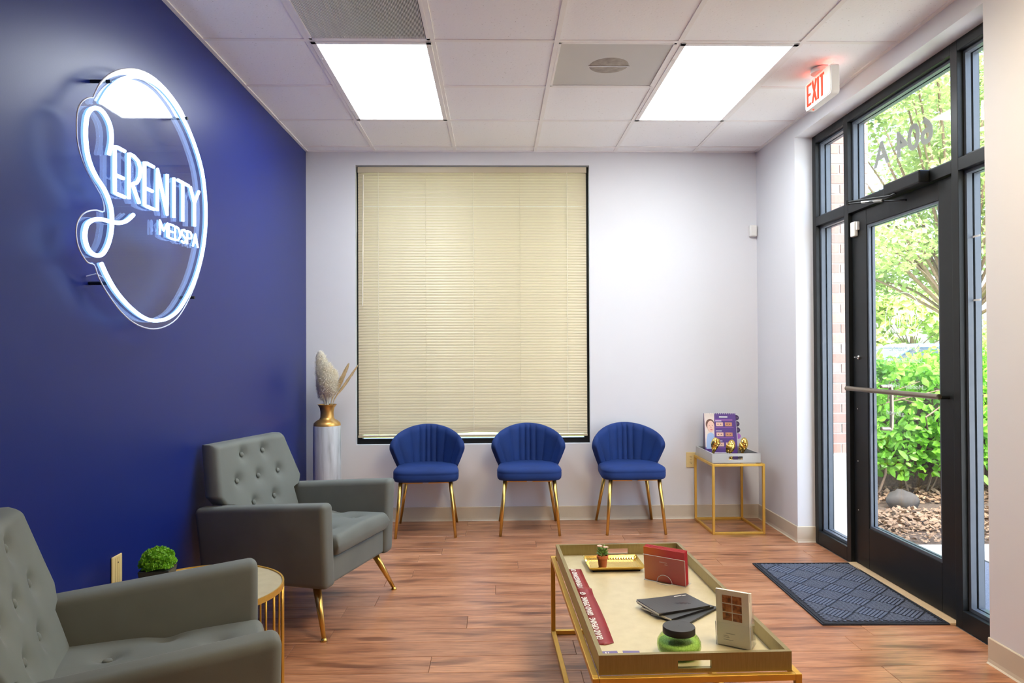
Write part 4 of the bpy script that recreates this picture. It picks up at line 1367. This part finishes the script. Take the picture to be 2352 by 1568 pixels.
for (x, y, z) in ((-.012, 0, .086), (.013, -.004, .082)):
    fb = MB().ball((0, 0, 0), (.006, .006, .005), 8, 6)
    for q in range(6): fb.ball((.007 * cos(q), .007 * sin(q), .001), (.005, .005, .003), 6, 4)
    fb.build('flower', M_PETAL, t, loc=(x, y, z), smooth=True)
    MB().tube([(x * .3, 0, .05), (x, y, z)], .0015, 5).build('flower_stem', M_SUCC, t)

# red brochures in an acrylic stand
BR = math.atan2(2.781 - 2.887, .733 - .591)
hb = Vector((.662, 2.834, TF))
def lean_box(mb, x0, x1, z0, z1, d0, d1, lean):
    """slab leaning back (+y) with height"""
    return mb.hexa([(x0, d0 + lean * z0, z0), (x1, d0 + lean * z0, z0), (x1, d1 + lean * z0, z0), (x0, d1 + lean * z0, z0), (x0, d0 + lean * z1, z1), (x1, d0 + lean * z1, z1), (x1, d1 + lean * z1, z1), (x0, d1 + lean * z1, z1)])
t = tag(empty('brochure_stand', tuple(hb), BR), 'clear acrylic stand holding the red brochures', 'holder')
LN = -.10
lean_box(MB(), -.088, .088, 0, .105, 0, .0022, LN).build('front_panel', M_ACRYL2, t)
lean_box(MB(), -.088, .088, 0, .120, .0375, .0397, LN).build('back_panel', M_ACRYL2, t)
MB().box(-.088, .088, 0, .06, 0, .0018).build('base', M_ACRYL2, t)
e = MB().tube([(-.088, .105 * LN, .105), (.088, .105 * LN, .105), (.088, 0, .001), (.032, 0, .001)], .0011, 5)
e.tube([(-.088, 0, .001), (-.032, 0, .001)], .0014, 5)
e.tube([(.032 * cos(a_ / 12 * pi), .04 * LN * sin(a_ / 12 * pi), .001 + .032 * sin(a_ / 12 * pi)) for a_ in range(13)], .0009, 5)
e.tube([(.032 * cos(a_ / 12 * pi), -.018 * sin(a_ / 12 * pi), .0014) for a_ in range(13)], .0014, 5)
e.build('polished_edge', M_EDGE, t)
for k in range(4):
    o = tag(empty('brochure', tuple(hb + Vector((0, 0, .003))), BR), ('red brochure with an orange-tinted cover at the front of the acrylic stand', 'red brochure second from the front in the acrylic stand', 'red brochure third from the front in the acrylic stand', 'red brochure tilted at the back of the acrylic stand')[k], 'brochure', 'red brochures in the acrylic stand')
    d0 = .004 + .0078 * k
    lean_box(MB(), -.086, .086, 0, .132 + .001 * k, d0, d0 + .0012, LN).build('cover', M_REDG if k == 0 else M_RED, o)
    lean_box(MB(), -.086, .086, 0, .132 + .001 * k, d0 + .0052, d0 + .0064, LN).build('cover', M_RED, o)
    lean_box(MB(), -.085, .084, .001, .131 + .001 * k, d0 + .0012, d0 + .0052, LN).build('pages', M_PINKPAGE, o)
    if k == 0:
        for x0, x1, z in ((-.020, .012, .078), (.002, .014, .070)):
            lean_box(MB(), x0, x1, z, z + .0025, d0 - .0004, d0, LN).build('printed_line', M_PINKPAGE, o)

# black booklets fanned out
def booklet(corner, ang, z, label, top=False):
    o = tag(empty('booklet', (corner[0], corner[1], TF + z), ang), label, 'booklet', 'charcoal booklets fanned on the tray')
    w_, h_ = .212, .140     # origin = right front corner; spine along the front edge
    def page(nm, z0, z1, curl, mat, ins=0.0):
        mb = MB(); n = 14
        for i in range(n + 1):
            x = -w_ * i / n
            for y_ in (ins * 0, h_ - ins):
                lift = curl * (i / n) ** 3 * (.4 + .6 * (y_ / h_))
                mb.v += [(x + (ins if i == n else 0), y_, z0 + lift), (x + (ins if i == n else 0), y_, z1 + lift)]
        for i in range(n):
            a_ = 4 * i
            mb.f += [(a_, a_ + 4, a_ + 5, a_ + 1), (a_ + 2, a_ + 3, a_ + 7, a_ + 6), (a_ + 1, a_ + 5, a_ + 7, a_ + 3), (a_, a_ + 2, a_ + 6, a_ + 4)]
        mb.f += [(0, 1, 3, 2), (4 * n, 4 * n + 2, 4 * n + 3, 4 * n + 1)]
        return mb.build(nm, mat, o)
    page('cover', 0, .0008, 0, M_BOOK); page('pages', .0008, .0062, .003 if top else .0, M_PAPER, -.0012); c_ = page('cover', .0063, .0071, .006 if top else .0, M_BOOK)
    MB().box(-w_, 0, -.0007, 0, 0, .0071).build('spine', M_BLACKINK, o)
    if top:
        for x0, x1, y0, y1, m_ in ((-.062, -.030, .122, .126, M_WHITEINK), (-.030, -.014, .118, .122, M_WHITEINK), (-.128, -.112, .058, .061, M_WHITEINK)):
            MB().box(x0, x1, y0, y1, .0073, .0077).build('printed_line', m_, c_)
        for (x, y_) in ((-.055, .050), (-.068, .055), (-.081, .060), (-.094, .066), (-.107, .071), (-.120, .078)):
            MB().box(x - .0045, x + .0045, y_ - .010, y_ + .006, .0073, .0076).build('embossed_mark', M_BLACKINK, c_)
        for (x, y_) in ((-.140, .030), (-.152, .036), (-.164, .040)):
            MB().box(x - .004, x + .004, y_ - .008, y_ + .006, .0074, .0078).build('embossed_mark', M_BLACKINK, c_)
    return o
booklet((.786, 2.548), R(45), 0, 'lowest charcoal booklet of the fanned three')
booklet((.766, 2.536), R(33), .0074, 'middle charcoal booklet of the fanned three')
booklet((.749, 2.524), R(21.5), .0148, 'topmost charcoal booklet with white print of the fanned three', True)

# leaflet holder at the near right
t = tag(empty('leaflet_stand', (.730, 2.215, TF), R(-33)), 'clear acrylic stand holding the cream leaflets', 'holder')
LN2 = -.10
lean_box(MB(), -.053, .053, 0, .075, -.002, 0, LN2).build('front_panel', M_ACRYL2, t)
lean_box(MB(), -.053, .053, 0, .150, .042, .044, LN2).build('back_panel', M_ACRYL2, t)
MB().box(-.053, .053, 0, .070, 0, .0018).build('base', M_ACRYL2, t)
for sx in (-1, 1):
    mb = MB().prism([(0, 0), (.075 * LN2, .075), (.044 + .12 * LN2, .12), (.062, 0)], sx * .053 - .001, sx * .053 + .001, 0)
    mb.build('side_wing', M_ACRYL2, t)
    MB().tube([(sx * .053, 0, .001), (sx * .053, .075 * LN2, .075)], .0012, 5).build('polished_edge', M_EDGE, t)
for k in range(4):
    o = tag(empty('leaflet', (.730, 2.215, TF + .0025), R(-33)), ('cream leaflet with six sample photos at the front of its stand', 'cream leaflet second from the front in the clear stand', 'cream leaflet third from the front in the clear stand', 'cream leaflet rearmost in the clear stand')[k], 'leaflet', 'cream leaflets in the acrylic stand')
    d0 = .0015 + .0095 * k
    hh_ = .176 - .003 * k
    lean_box(MB(), -.050, .050, 0, hh_, d0, d0 + .008, LN2).build('folded_sheet', M_CREAM, o)
    if k == 0:
        sw = MB()
        lean_box(sw, -.014, .014, -.012, .012, -.0006, 0, LN2)
        swm = sw.mesh('sample_photo', M_SWATCH)
        for r_ in range(3):
            for c_ in range(2):
                z = .148 - .0275 * r_
                obj('sample_photo', swm, o, loc=(-.012 + .0305 * c_ - .004, d0 + LN2 * z, z))
        for x0, x1, z in ((-.022, .006, .038), (-.030, -.014, .030), (-.030, -.012, .025), (-.030, .0, .018)):
            lean_box(MB(), x0, x1, z, z + .0016, d0 - .0005, d0, LN2).build('printed_line', M_GREYINK, o)
        lean_box(MB(), .038, .0503, hh_ - .030, hh_ - .0005, d0 + .0082, d0 + .0092, LN2).build('dark_flap', M_BOOK, o)

# jar candle
t = tag(empty('jar_candle', (.549, 2.168, TF)), 'green crackle glass jar candle with a flat black lid', 'candle')
MB().lathe([(.001, 0), (.046, 0), (.054, .004), (.0625, .016), (.0655, .030), (.064, .045), (.056, .058), (.047, .066), (.045, .070)], 48, cap=False).build('glass_jar', M_JAR, t, smooth=True)
MB().lathe([(.001, .004), (.048, .004), (.058, .016), (.061, .030), (.060, .041), (.001, .043)], 40, cap=False).build('wax', M_WAX, t, smooth=True)
MB().lathe([(.001, .067), (.0475, .067), (.0482, .069), (.0482, .085), (.047, .087), (.001, .0875)], 48, cap=False).build('lid', M_LID, t, auto=35)
for x, rz, lb in ((.343, R(2), 'violet business card with white print by the tray wall'), (.407, R(-3), 'plain violet business card between the other card and the candle')):
    t = tag(empty('business_card', (x, 2.158, TF), rz), lb, 'card', 'violet cards on the tray')
    MB().box(-.0255, .0255, -.044, .044, 0, .0006).build('card_stock', M_CARD, t)
    if x < .38:
        MB().box(-.013, -.009, -.03, .036, .0006, .0009).build('printed_line', M_WHITEINK, t)
        MB().box(-.004, -.002, .02, .036, .0006, .0009).build('printed_line', M_WHITEINK, t)

# ================================================================ ENTRANCE MAT
MC, MR = (1.820, 3.803), R(-1.2)
mt = tag(empty('door_mat', (*MC, .0005), MR), 'dark navy ribbed entrance mat with a diamond basket-weave pattern', 'mat')
mx, my = .297, .486
MB().box(-mx, mx, -my, my, 0, .004).build('backing', M_MATB, mt)
MB().box(-mx + .022, mx - .022, -my + .022, my - .022, .004, .0050).build('carpet', M_MATB, mt)
brd = MB()
for r0, h_ in ((.004, .007), (.015, .0085)):
    for s_ in (-1, 1):
        brd.box(-mx + r0, mx - r0, s_ * (my - r0) - .004, s_ * (my - r0) + .004, .004, h_)
        brd.box(s_ * (mx - r0) - .004, s_ * (mx - r0) + .004, -my + r0, my - r0, .004, h_)
brd.build('border', M_MATB, mt)
def clip(p, q, ax, ay):
    t0, t1 = 0, 1
    dx, dy = q[0] - p[0], q[1] - p[1]
    for pp, qq in ((-dx, p[0] + ax), (dx, ax - p[0]), (-dy, p[1] + ay), (dy, ay - p[1])):
        if abs(pp) < 1e-9:
            if qq < 0: return None
        else:
            r_ = qq / pp
            if pp < 0: t0 = max(t0, r_)
            else: t1 = min(t1, r_)
    if t0 >= t1 - .02: return None
    return ((p[0] + dx * t0, p[1] + dy * t0), (p[0] + dx * t1, p[1] + dy * t1))
CS = .122
u_, v_ = Vector((cos(R(45)), sin(R(45)))), Vector((-sin(R(45)), cos(R(45))))
ax_, ay_ = mx - .034, my - .034
for i in range(-6, 7):
    for j in range(-6, 7):
        c0_ = u_ * (i * CS) + v_ * (j * CS)
        mb = MB(); cnt = 0
        for k in range(7):
            o_ = -CS / 2 + CS * (k + .5) / 7
            if (i + j) % 2: p, q = c0_ + u_ * o_ - v_ * (CS / 2 - .006), c0_ + u_ * o_ + v_ * (CS / 2 - .006)
            else: p, q = c0_ + v_ * o_ - u_ * (CS / 2 - .006), c0_ + v_ * o_ + u_ * (CS / 2 - .006)
            sgm = clip((p.x, p.y), (q.x, q.y), ax_, ay_)
            if not sgm: continue
            P, Q = Vector(sgm[0]), Vector(sgm[1])
            if (Q - P).length < .006: continue
            dd = (Q - P).normalized(); nn = Vector((-dd.y, dd.x)) * .0058
            mb.prism([tuple(P + nn), tuple(P - nn), tuple(Q - nn), tuple(Q + nn)], .0048, .0098, 2); cnt += 1
        if cnt: mb.build('rib_panel', M_MAT, mt)

# ================================================================ OUTSIDE
tag(MB().box(2.24, 60, -30, 4.785, -.25, -.03).build('sidewalk', M_CONC), 'pale concrete walk outside the entrance door', 'pavement', kind='structure')
tag(MB().box(-40, 2.24, YB + WT, 9.0, -.25, -.04).build('neutral_ground', M_CONC), 'unseen concrete ground added behind the back window against green bounce light', 'pavement', kind='structure')  # unseen ground, added in neutral concrete to keep green light off the blind
tag(MB().box(2.24, 60, 4.785, 9.0, -.25, -.045).build('planting_bed', M_MULCH), 'mulched planting bed beside the walk', 'ground', kind='structure')
tag(MB().box(-40, 60, 9.0, 13.5, -.25, -.05).build('lawn', M_LAWN), 'sunlit grass strip beyond the hedge', 'ground', kind='structure')
tag(MB().box(-60, 80, 13.5, 24, -.25, -.06).build('parking_lot', M_ASPH), 'bright asphalt car park beyond the hedge', 'ground', kind='structure')
tag(MB().box(-90, 120, 24, 90, -.25, -.05).build('far_lawn', M_LAWN), 'distant bright grass beyond the car park', 'ground', kind='structure')
# outdoor mat
t = tag(empty('outdoor_mat', (2.72, 4.00, -.0295)), 'dark grey mat on the concrete outside the door', 'mat')
MB().box(-.38, .30, -.50, .50, 0, .008).build('backing', M_MATB, t)
MB().box(-.35, .27, -.47, .47, .008, .011).build('pile', M_MAT, t)

# brick pier with cast-stone base
pier = tag(empty('brick_pier', (2.24, 4.83, -.03)), 'brown brick pier on a pale stone base outside the sidelight', 'pier')
PXW, PYW, PZ = .30, .82, .575
MB().box(.002, PXW + .03, -.03, PYW, 0, PZ + .03).build('stone_base', M_STONE, pier, bevel=.006)
MB().box(.002, PXW - .008, .008, PYW, PZ + .03, 3.6).build('mortar_core', M_MORTAR, pier)
bl_, bh, bj = .194, .0572, .0105
bmesh_c = {}
def brick(x, y, z, lx, ly):
    key = (round(lx, 3), round(ly, 3))
    if key not in bmesh_c: bmesh_c[key] = MB().box(0, lx, 0, ly, 0, bh).mesh('brick', M_BRICK)
    obj('brick', bmesh_c[key], pier, loc=(x, y, z))
z = PZ + .03 + bj; r_ = 0
while z < 3.2:
    if r_ % 2 == 0:
        brick(PXW - bl_, 0, z, bl_, .092); brick(.004, 0, z, PXW - bl_ - bj - .004, .092)
        y = .092 + bj
    else:
        brick(PXW - .092, 0, z, .092, bl_); brick(.004, 0, z, PXW - .092 - bj - .004, .092)
        y = bl_ + bj
    while y < PYW - .05:
        ly = min(bl_, PYW - y); brick(PXW - .092, y, z, .092, ly); y += bl_ + bj
    z += bh + bj; r_ += 1

# leaves helper
def leaf_cloud(mb, n, sampler, size, rs, aspect=.55, up=.3, fold=.15, round_=False):
    for k in range(n):
        p, nrm = sampler(rs)
        d_ = Vector((rs.gauss(0, 1), rs.gauss(0, 1), rs.gauss(0, 1) * .6 + up)).normalized()
        e_ = (nrm + Vector((rs.gauss(0, .5), rs.gauss(0, .5), rs.gauss(0, .5)))).cross(d_)
        if e_.length < 1e-4: continue
        e_.normalize()
        s_ = size * rs.uniform(.65, 1.25)
        c_ = d_.cross(e_) * s_ * fold
        n0 = len(mb.v)
        if round_:
            h_ = e_ * s_ * aspect * .5
            mb.v += [tuple(p), tuple(p + d_ * s_ * .25 + h_ * .85 + c_ * .8), tuple(p + d_ * s_ * .65 + h_ * .92 + c_), tuple(p + d_ * s_), tuple(p + d_ * s_ * .65 - h_ * .92 + c_), tuple(p + d_ * s_ * .25 - h_ * .85 + c_ * .8)]
            mb.f += [(n0, n0 + 1, n0 + 2, n0 + 3), (n0, n0 + 3, n0 + 4, n0 + 5)]
            continue
        mb.v += [tuple(p), tuple(p + d_ * s_ * .5 + e_ * s_ * aspect * .5 + c_), tuple(p + d_ * s_), tuple(p + d_ * s_ * .5 - e_ * s_ * aspect * .5 + c_)]
        mb.f += [(n0, n0 + 1, n0 + 2), (n0, n0 + 2, n0 + 3)]
# hedge
rs = random.Random(11)
HX0, HX1, HY0, HY1, HZ = 2.75, 9.0, 6.12, 7.3, 1.17
hg = tag(empty('hedge', (HX0, HY0, -.045)), 'bright green leafy hedge behind the glass door', 'hedge')
def hedge_s(rs):
    x = rs.uniform(0, HX1 - HX0)
    q = rs.random()
    wob = .10 * sin(x * 3.1) + .06 * sin(x * 7.7 + 1)
    if q < .62:
        z = .22 + (HZ - .22) * rs.random() ** .85
        dep = rs.random() ** 2 * .45
        bulge = .22 * sin(pi * min(1, (z - .10) / HZ))
        return Vector((x, .22 - bulge + dep + wob, z + .04 * sin(x * 5))), Vector((0, -1, .4))
    return Vector((x, rs.uniform(.15, 1.2), HZ + .07 * sin(x * 4.3) + rs.gauss(0, .05))), Vector((0, -.3, 1))
mb = MB(); leaf_cloud(mb, 19000, hedge_s, .072, rs, .72, round_=True)
tag(mb.build('foliage', M_HEDGE, hg, fix=False), kind='stuff')
lm = MB(); lm.v = [(0, 0, 0), (.045, .02, .012), (.095, 0, 0), (.045, -.02, .012), (.03, .018, .01), (.065, .016, .008), (.03, -.018, .01), (.065, -.016, .008)]
lm.f = [(0, 4, 6), (4, 5, 7, 6), (5, 2, 7)]
lmesh = lm.mesh('leaf', M_HEDGE, fix=False)
for k in range(200):
    x = rs.uniform(.3, 2.6)
    z = rs.uniform(.25, 1.12)
    wob = .10 * sin(x * 3.1) + .06 * sin(x * 7.7 + 1)
    o = obj('leaf', lmesh, hg, loc=(x, .18 - .22 * sin(pi * min(1, (z - .10) / HZ)) + wob - rs.uniform(.0, .06), z))
    o.rotation_euler = (rs.uniform(-1.2, 1.2), rs.uniform(-1, 1), rs.uniform(0, 6.28))
    s_ = rs.uniform(.8, 1.4); o.scale = (s_, s_, s_)
for k in range(60):
    x = rs.uniform(.1, 6); y = rs.uniform(.25, .6)
    p = [Vector((x, y, 0)), Vector((x + rs.gauss(0, .12), y + rs.gauss(0, .08), .35)), Vector((x + rs.gauss(0, .3), y + rs.gauss(0, .15) - .1, .75)), Vector((x + rs.gauss(0, .4), y - .1 + rs.gauss(0, .2), 1.05))]
    MB().tube(smooth_path(p, 3), [.012 - .0009 * i for i in range(10)], 6).build('branch', M_BARK, hg)
# solid box, inner shade put into its colour, so the hedge is not see-through
MB().box(0, HX1 - HX0, .65, 1.2, 0, HZ - .15).build('shade_core', M_MULCH, hg)
mb = MB()
for k in range(4500):
    p = Vector((rs.uniform(0, 5), -.02 + .65 * rs.random(), .012 + rs.random() * .03))
    a_ = rs.uniform(0, 2 * pi); s_ = rs.uniform(.02, .055)
    d_ = Vector((cos(a_), sin(a_), rs.gauss(0, .35))) * s_; e_ = Vector((-sin(a_), cos(a_), rs.gauss(0, .35))) * s_ * .45
    n0 = len(mb.v)
    mb.v += [tuple(p), tuple(p + d_ * .5 + e_), tuple(p + d_), tuple(p + d_ * .5 - e_)]
    mb.f.append((n0, n0 + 1, n0 + 2, n0 + 3))
tag(mb.build('fallen_leaves', M_LEAFL, hg, fix=False), kind='stuff')
# leaf litter
mb = MB(); rs = random.Random(21)
def litter(rs): return Vector((rs.uniform(2.62, 7.5), 4.80 + 1.0 * rs.random() ** .9, -.03 + rs.random() * .03)), Vector((0, 0, 1))
for k in range(9000):
    p, _ = litter(rs)
    a_ = rs.uniform(0, 2 * pi); s_ = rs.uniform(.018, .055) * (.6 if p.y < 5.15 else 1.0)
    d_ = Vector((cos(a_), sin(a_), rs.gauss(0, .35))) * s_; e_ = Vector((-sin(a_), cos(a_), rs.gauss(0, .35))) * s_ * .45
    n0 = len(mb.v)
    mb.v += [tuple(p), tuple(p + d_ * .5 + e_), tuple(p + d_), tuple(p + d_ * .5 - e_)]
    mb.f.append((n0, n0 + 1, n0 + 2, n0 + 3))
tag(mb.build('leaf_litter', M_LEAFL, fix=False), 'dry brown leaves and mulch scattered under the hedge', 'leaves', kind='stuff')
rk = MB().ball((0, 0, 0), (.13, .10, .09), 14, 10)
rk.v = [tuple(Vector(v) * (1 + .16 * sin(v[0] * 40 + v[2] * 31) * cos(v[1] * 37))) for v in rk.v]
tag(rk.build('rock', M_ROCK, loc=(3.40, 5.955, .02), smooth=True), 'grey rock half buried under the hedge', 'rock')
# tree
def tree(nm, base, trunk_h, blobs, mat, nleaf, size, seed, label, group=None):
    rs = random.Random(seed)
    t = tag(empty(nm, base), label, 'tree', group)
    MB().tube(smooth_path([Vector((0, 0, -.05)), Vector((.05, .03, trunk_h * .5)), Vector((-.03, 0, trunk_h)), Vector((.1, .1, trunk_h + 1.4))], 4), [.13 - .006 * i for i in range(13)], 10).build('trunk', M_BARK, t, smooth=True)
    for (c, r) in blobs:
        MB().tube(smooth_path([Vector((0, 0, trunk_h * .9)), Vector(c) * .5 + Vector((0, 0, trunk_h * .55)), Vector(c)], 5), [.03 - .0025 * i for i in range(11)], 6).build('branch', M_BARK, t, smooth=True)
    wts = [b[1] ** 2 for b in blobs]
    def smp(rs):
        c, r = rs.choices(blobs, wts)[0]
        v = Vector((rs.gauss(0, 1), rs.gauss(0, 1), rs.gauss(0, 1))).normalized()
        rad = r * (rs.random() ** .45)
        return Vector(c) + Vector((v.x * rad, v.y * rad, v.z * rad * .62)), v
    mb = MB(); leaf_cloud(mb, nleaf, smp, size, rs, .6, 0)
    tag(mb.build('foliage', mat, t, fix=False), kind='stuff')
    return t
rs = random.Random(31)
blobs = []
for k in range(46):
    a_ = rs.uniform(0, 2 * pi); q = sqrt(rs.random()) * 3.0
    blobs.append(((q * cos(a_), q * sin(a_) * .8, rs.uniform(2.5, 7.6)), rs.uniform(.6, 1.05)))
tree('shade_tree', (6.95, 10.6, -.05), 1.9, blobs, M_TREE, 46000, .10, 41, 'leafy shade tree filling the view above the hedge')
for k, (x, y, s) in enumerate(((8.5, 35, 3.0), (20.5, 35, 3.4), (33, 35, 3.2))):
    bl2 = []
    rs = random.Random(50 + k)
    for q in range(14): bl2.append(((rs.uniform(-s, s), rs.uniform(-1.5, 1.5), rs.uniform(.5, s * 1.1)), rs.uniform(1.0, 1.7)))
    tree('distant_tree', (x, y, -.05), 1.2, bl2, M_FARLEAF, 5000, .42, 60 + k, ('pale sunlit distant tree beyond the car park, left of three', 'pale sunlit distant tree beyond the car park, middle of three', 'pale sunlit distant tree beyond the car park, right of three')[k], 'distant trees beyond the car park')

# parked cars
def car(loc, rz, paint, label):
    t = tag(empty('parked_car', loc, rz), label, 'car', 'cars parked beyond the hedge')
    body = [(-2.25, .32), (-2.3, .55), (-2.2, .80), (-1.9, .93), (-1.35, .97), (1.0, .97), (1.85, .86), (2.25, .70), (2.3, .45), (2.2, .28), (-2.2, .28)]
    MB().prism(body, -.88, .88, 1).build('body', paint, t, bevel=.07, seg=3, auto=50)
    def cab(k, nm, mat, z1):
        v = [(-1.75, -.78 * k, .95), (1.15, -.78 * k, .95), (1.15, .78 * k, .95), (-1.75, .78 * k, .95), (-1.0, -.60 * k, z1), (.30, -.60 * k, z1), (.30, .60 * k, z1), (-1.0, .60 * k, z1)]
        return MB().hexa(v).build(nm, mat, t, bevel=.05, seg=3)
    cab(1.0, 'windows', M_CARG, 1.40)
    MB().hexa([(-1.05, -.62, 1.385), (.36, -.62, 1.385), (.36, .62, 1.385), (-1.05, .62, 1.385), (-.95, -.55, 1.47), (.22, -.55, 1.47), (.22, .55, 1.47), (-.95, .55, 1.47)]).build('roof', paint, t, bevel=.03, seg=3)
    for sy in (-1, 1):
        for p, q in (((-1.78, .78), (-1.0, .60)), ((1.17, .78), (.30, .60)), ((-.30, .78), (-.28, .60))):
            MB().tube([(p[0], sy * (p[1] + .005), .95), (q[0], sy * (q[1] + .005), 1.41)], .04, 8).build('pillar', paint, t)
        for x in (-1.4, 1.42):
            wl = MB().lathe([(.001, -.10), (.20, -.10), (.32, -.09), (.335, 0), (.32, .09), (.20, .10), (.001, .10)], 24, cap=False).build('wheel', M_TYRE, t, loc=(x, sy * .82, .335), rot=(R(90), 0, 0), smooth=True)
            MB().lathe([(.001, -.105), (.19, -.105), (.20, .105), (.001, .105)], 16, cap=False).build('hubcap', M_CHROME, wl)
        MB().box(-.1, .1, -.06, .06, -.05, .05).build('mirror', paint, t, loc=(.85, sy * .92, 1.02), bevel=.02)
        MB().box(-.02, .02, -.18, .18, -.06, .06).build('headlamp', M_STRAY, t, loc=(2.24, sy * .62, .68), bevel=.01)
car((9.1, 15.6, -.06), R(180), M_CARB, 'pale blue car behind the hedge seen through the door')
car((13.9, 16.0, -.06), R(180), M_CARS, 'silver car behind the hedge seen through the near sidelight')
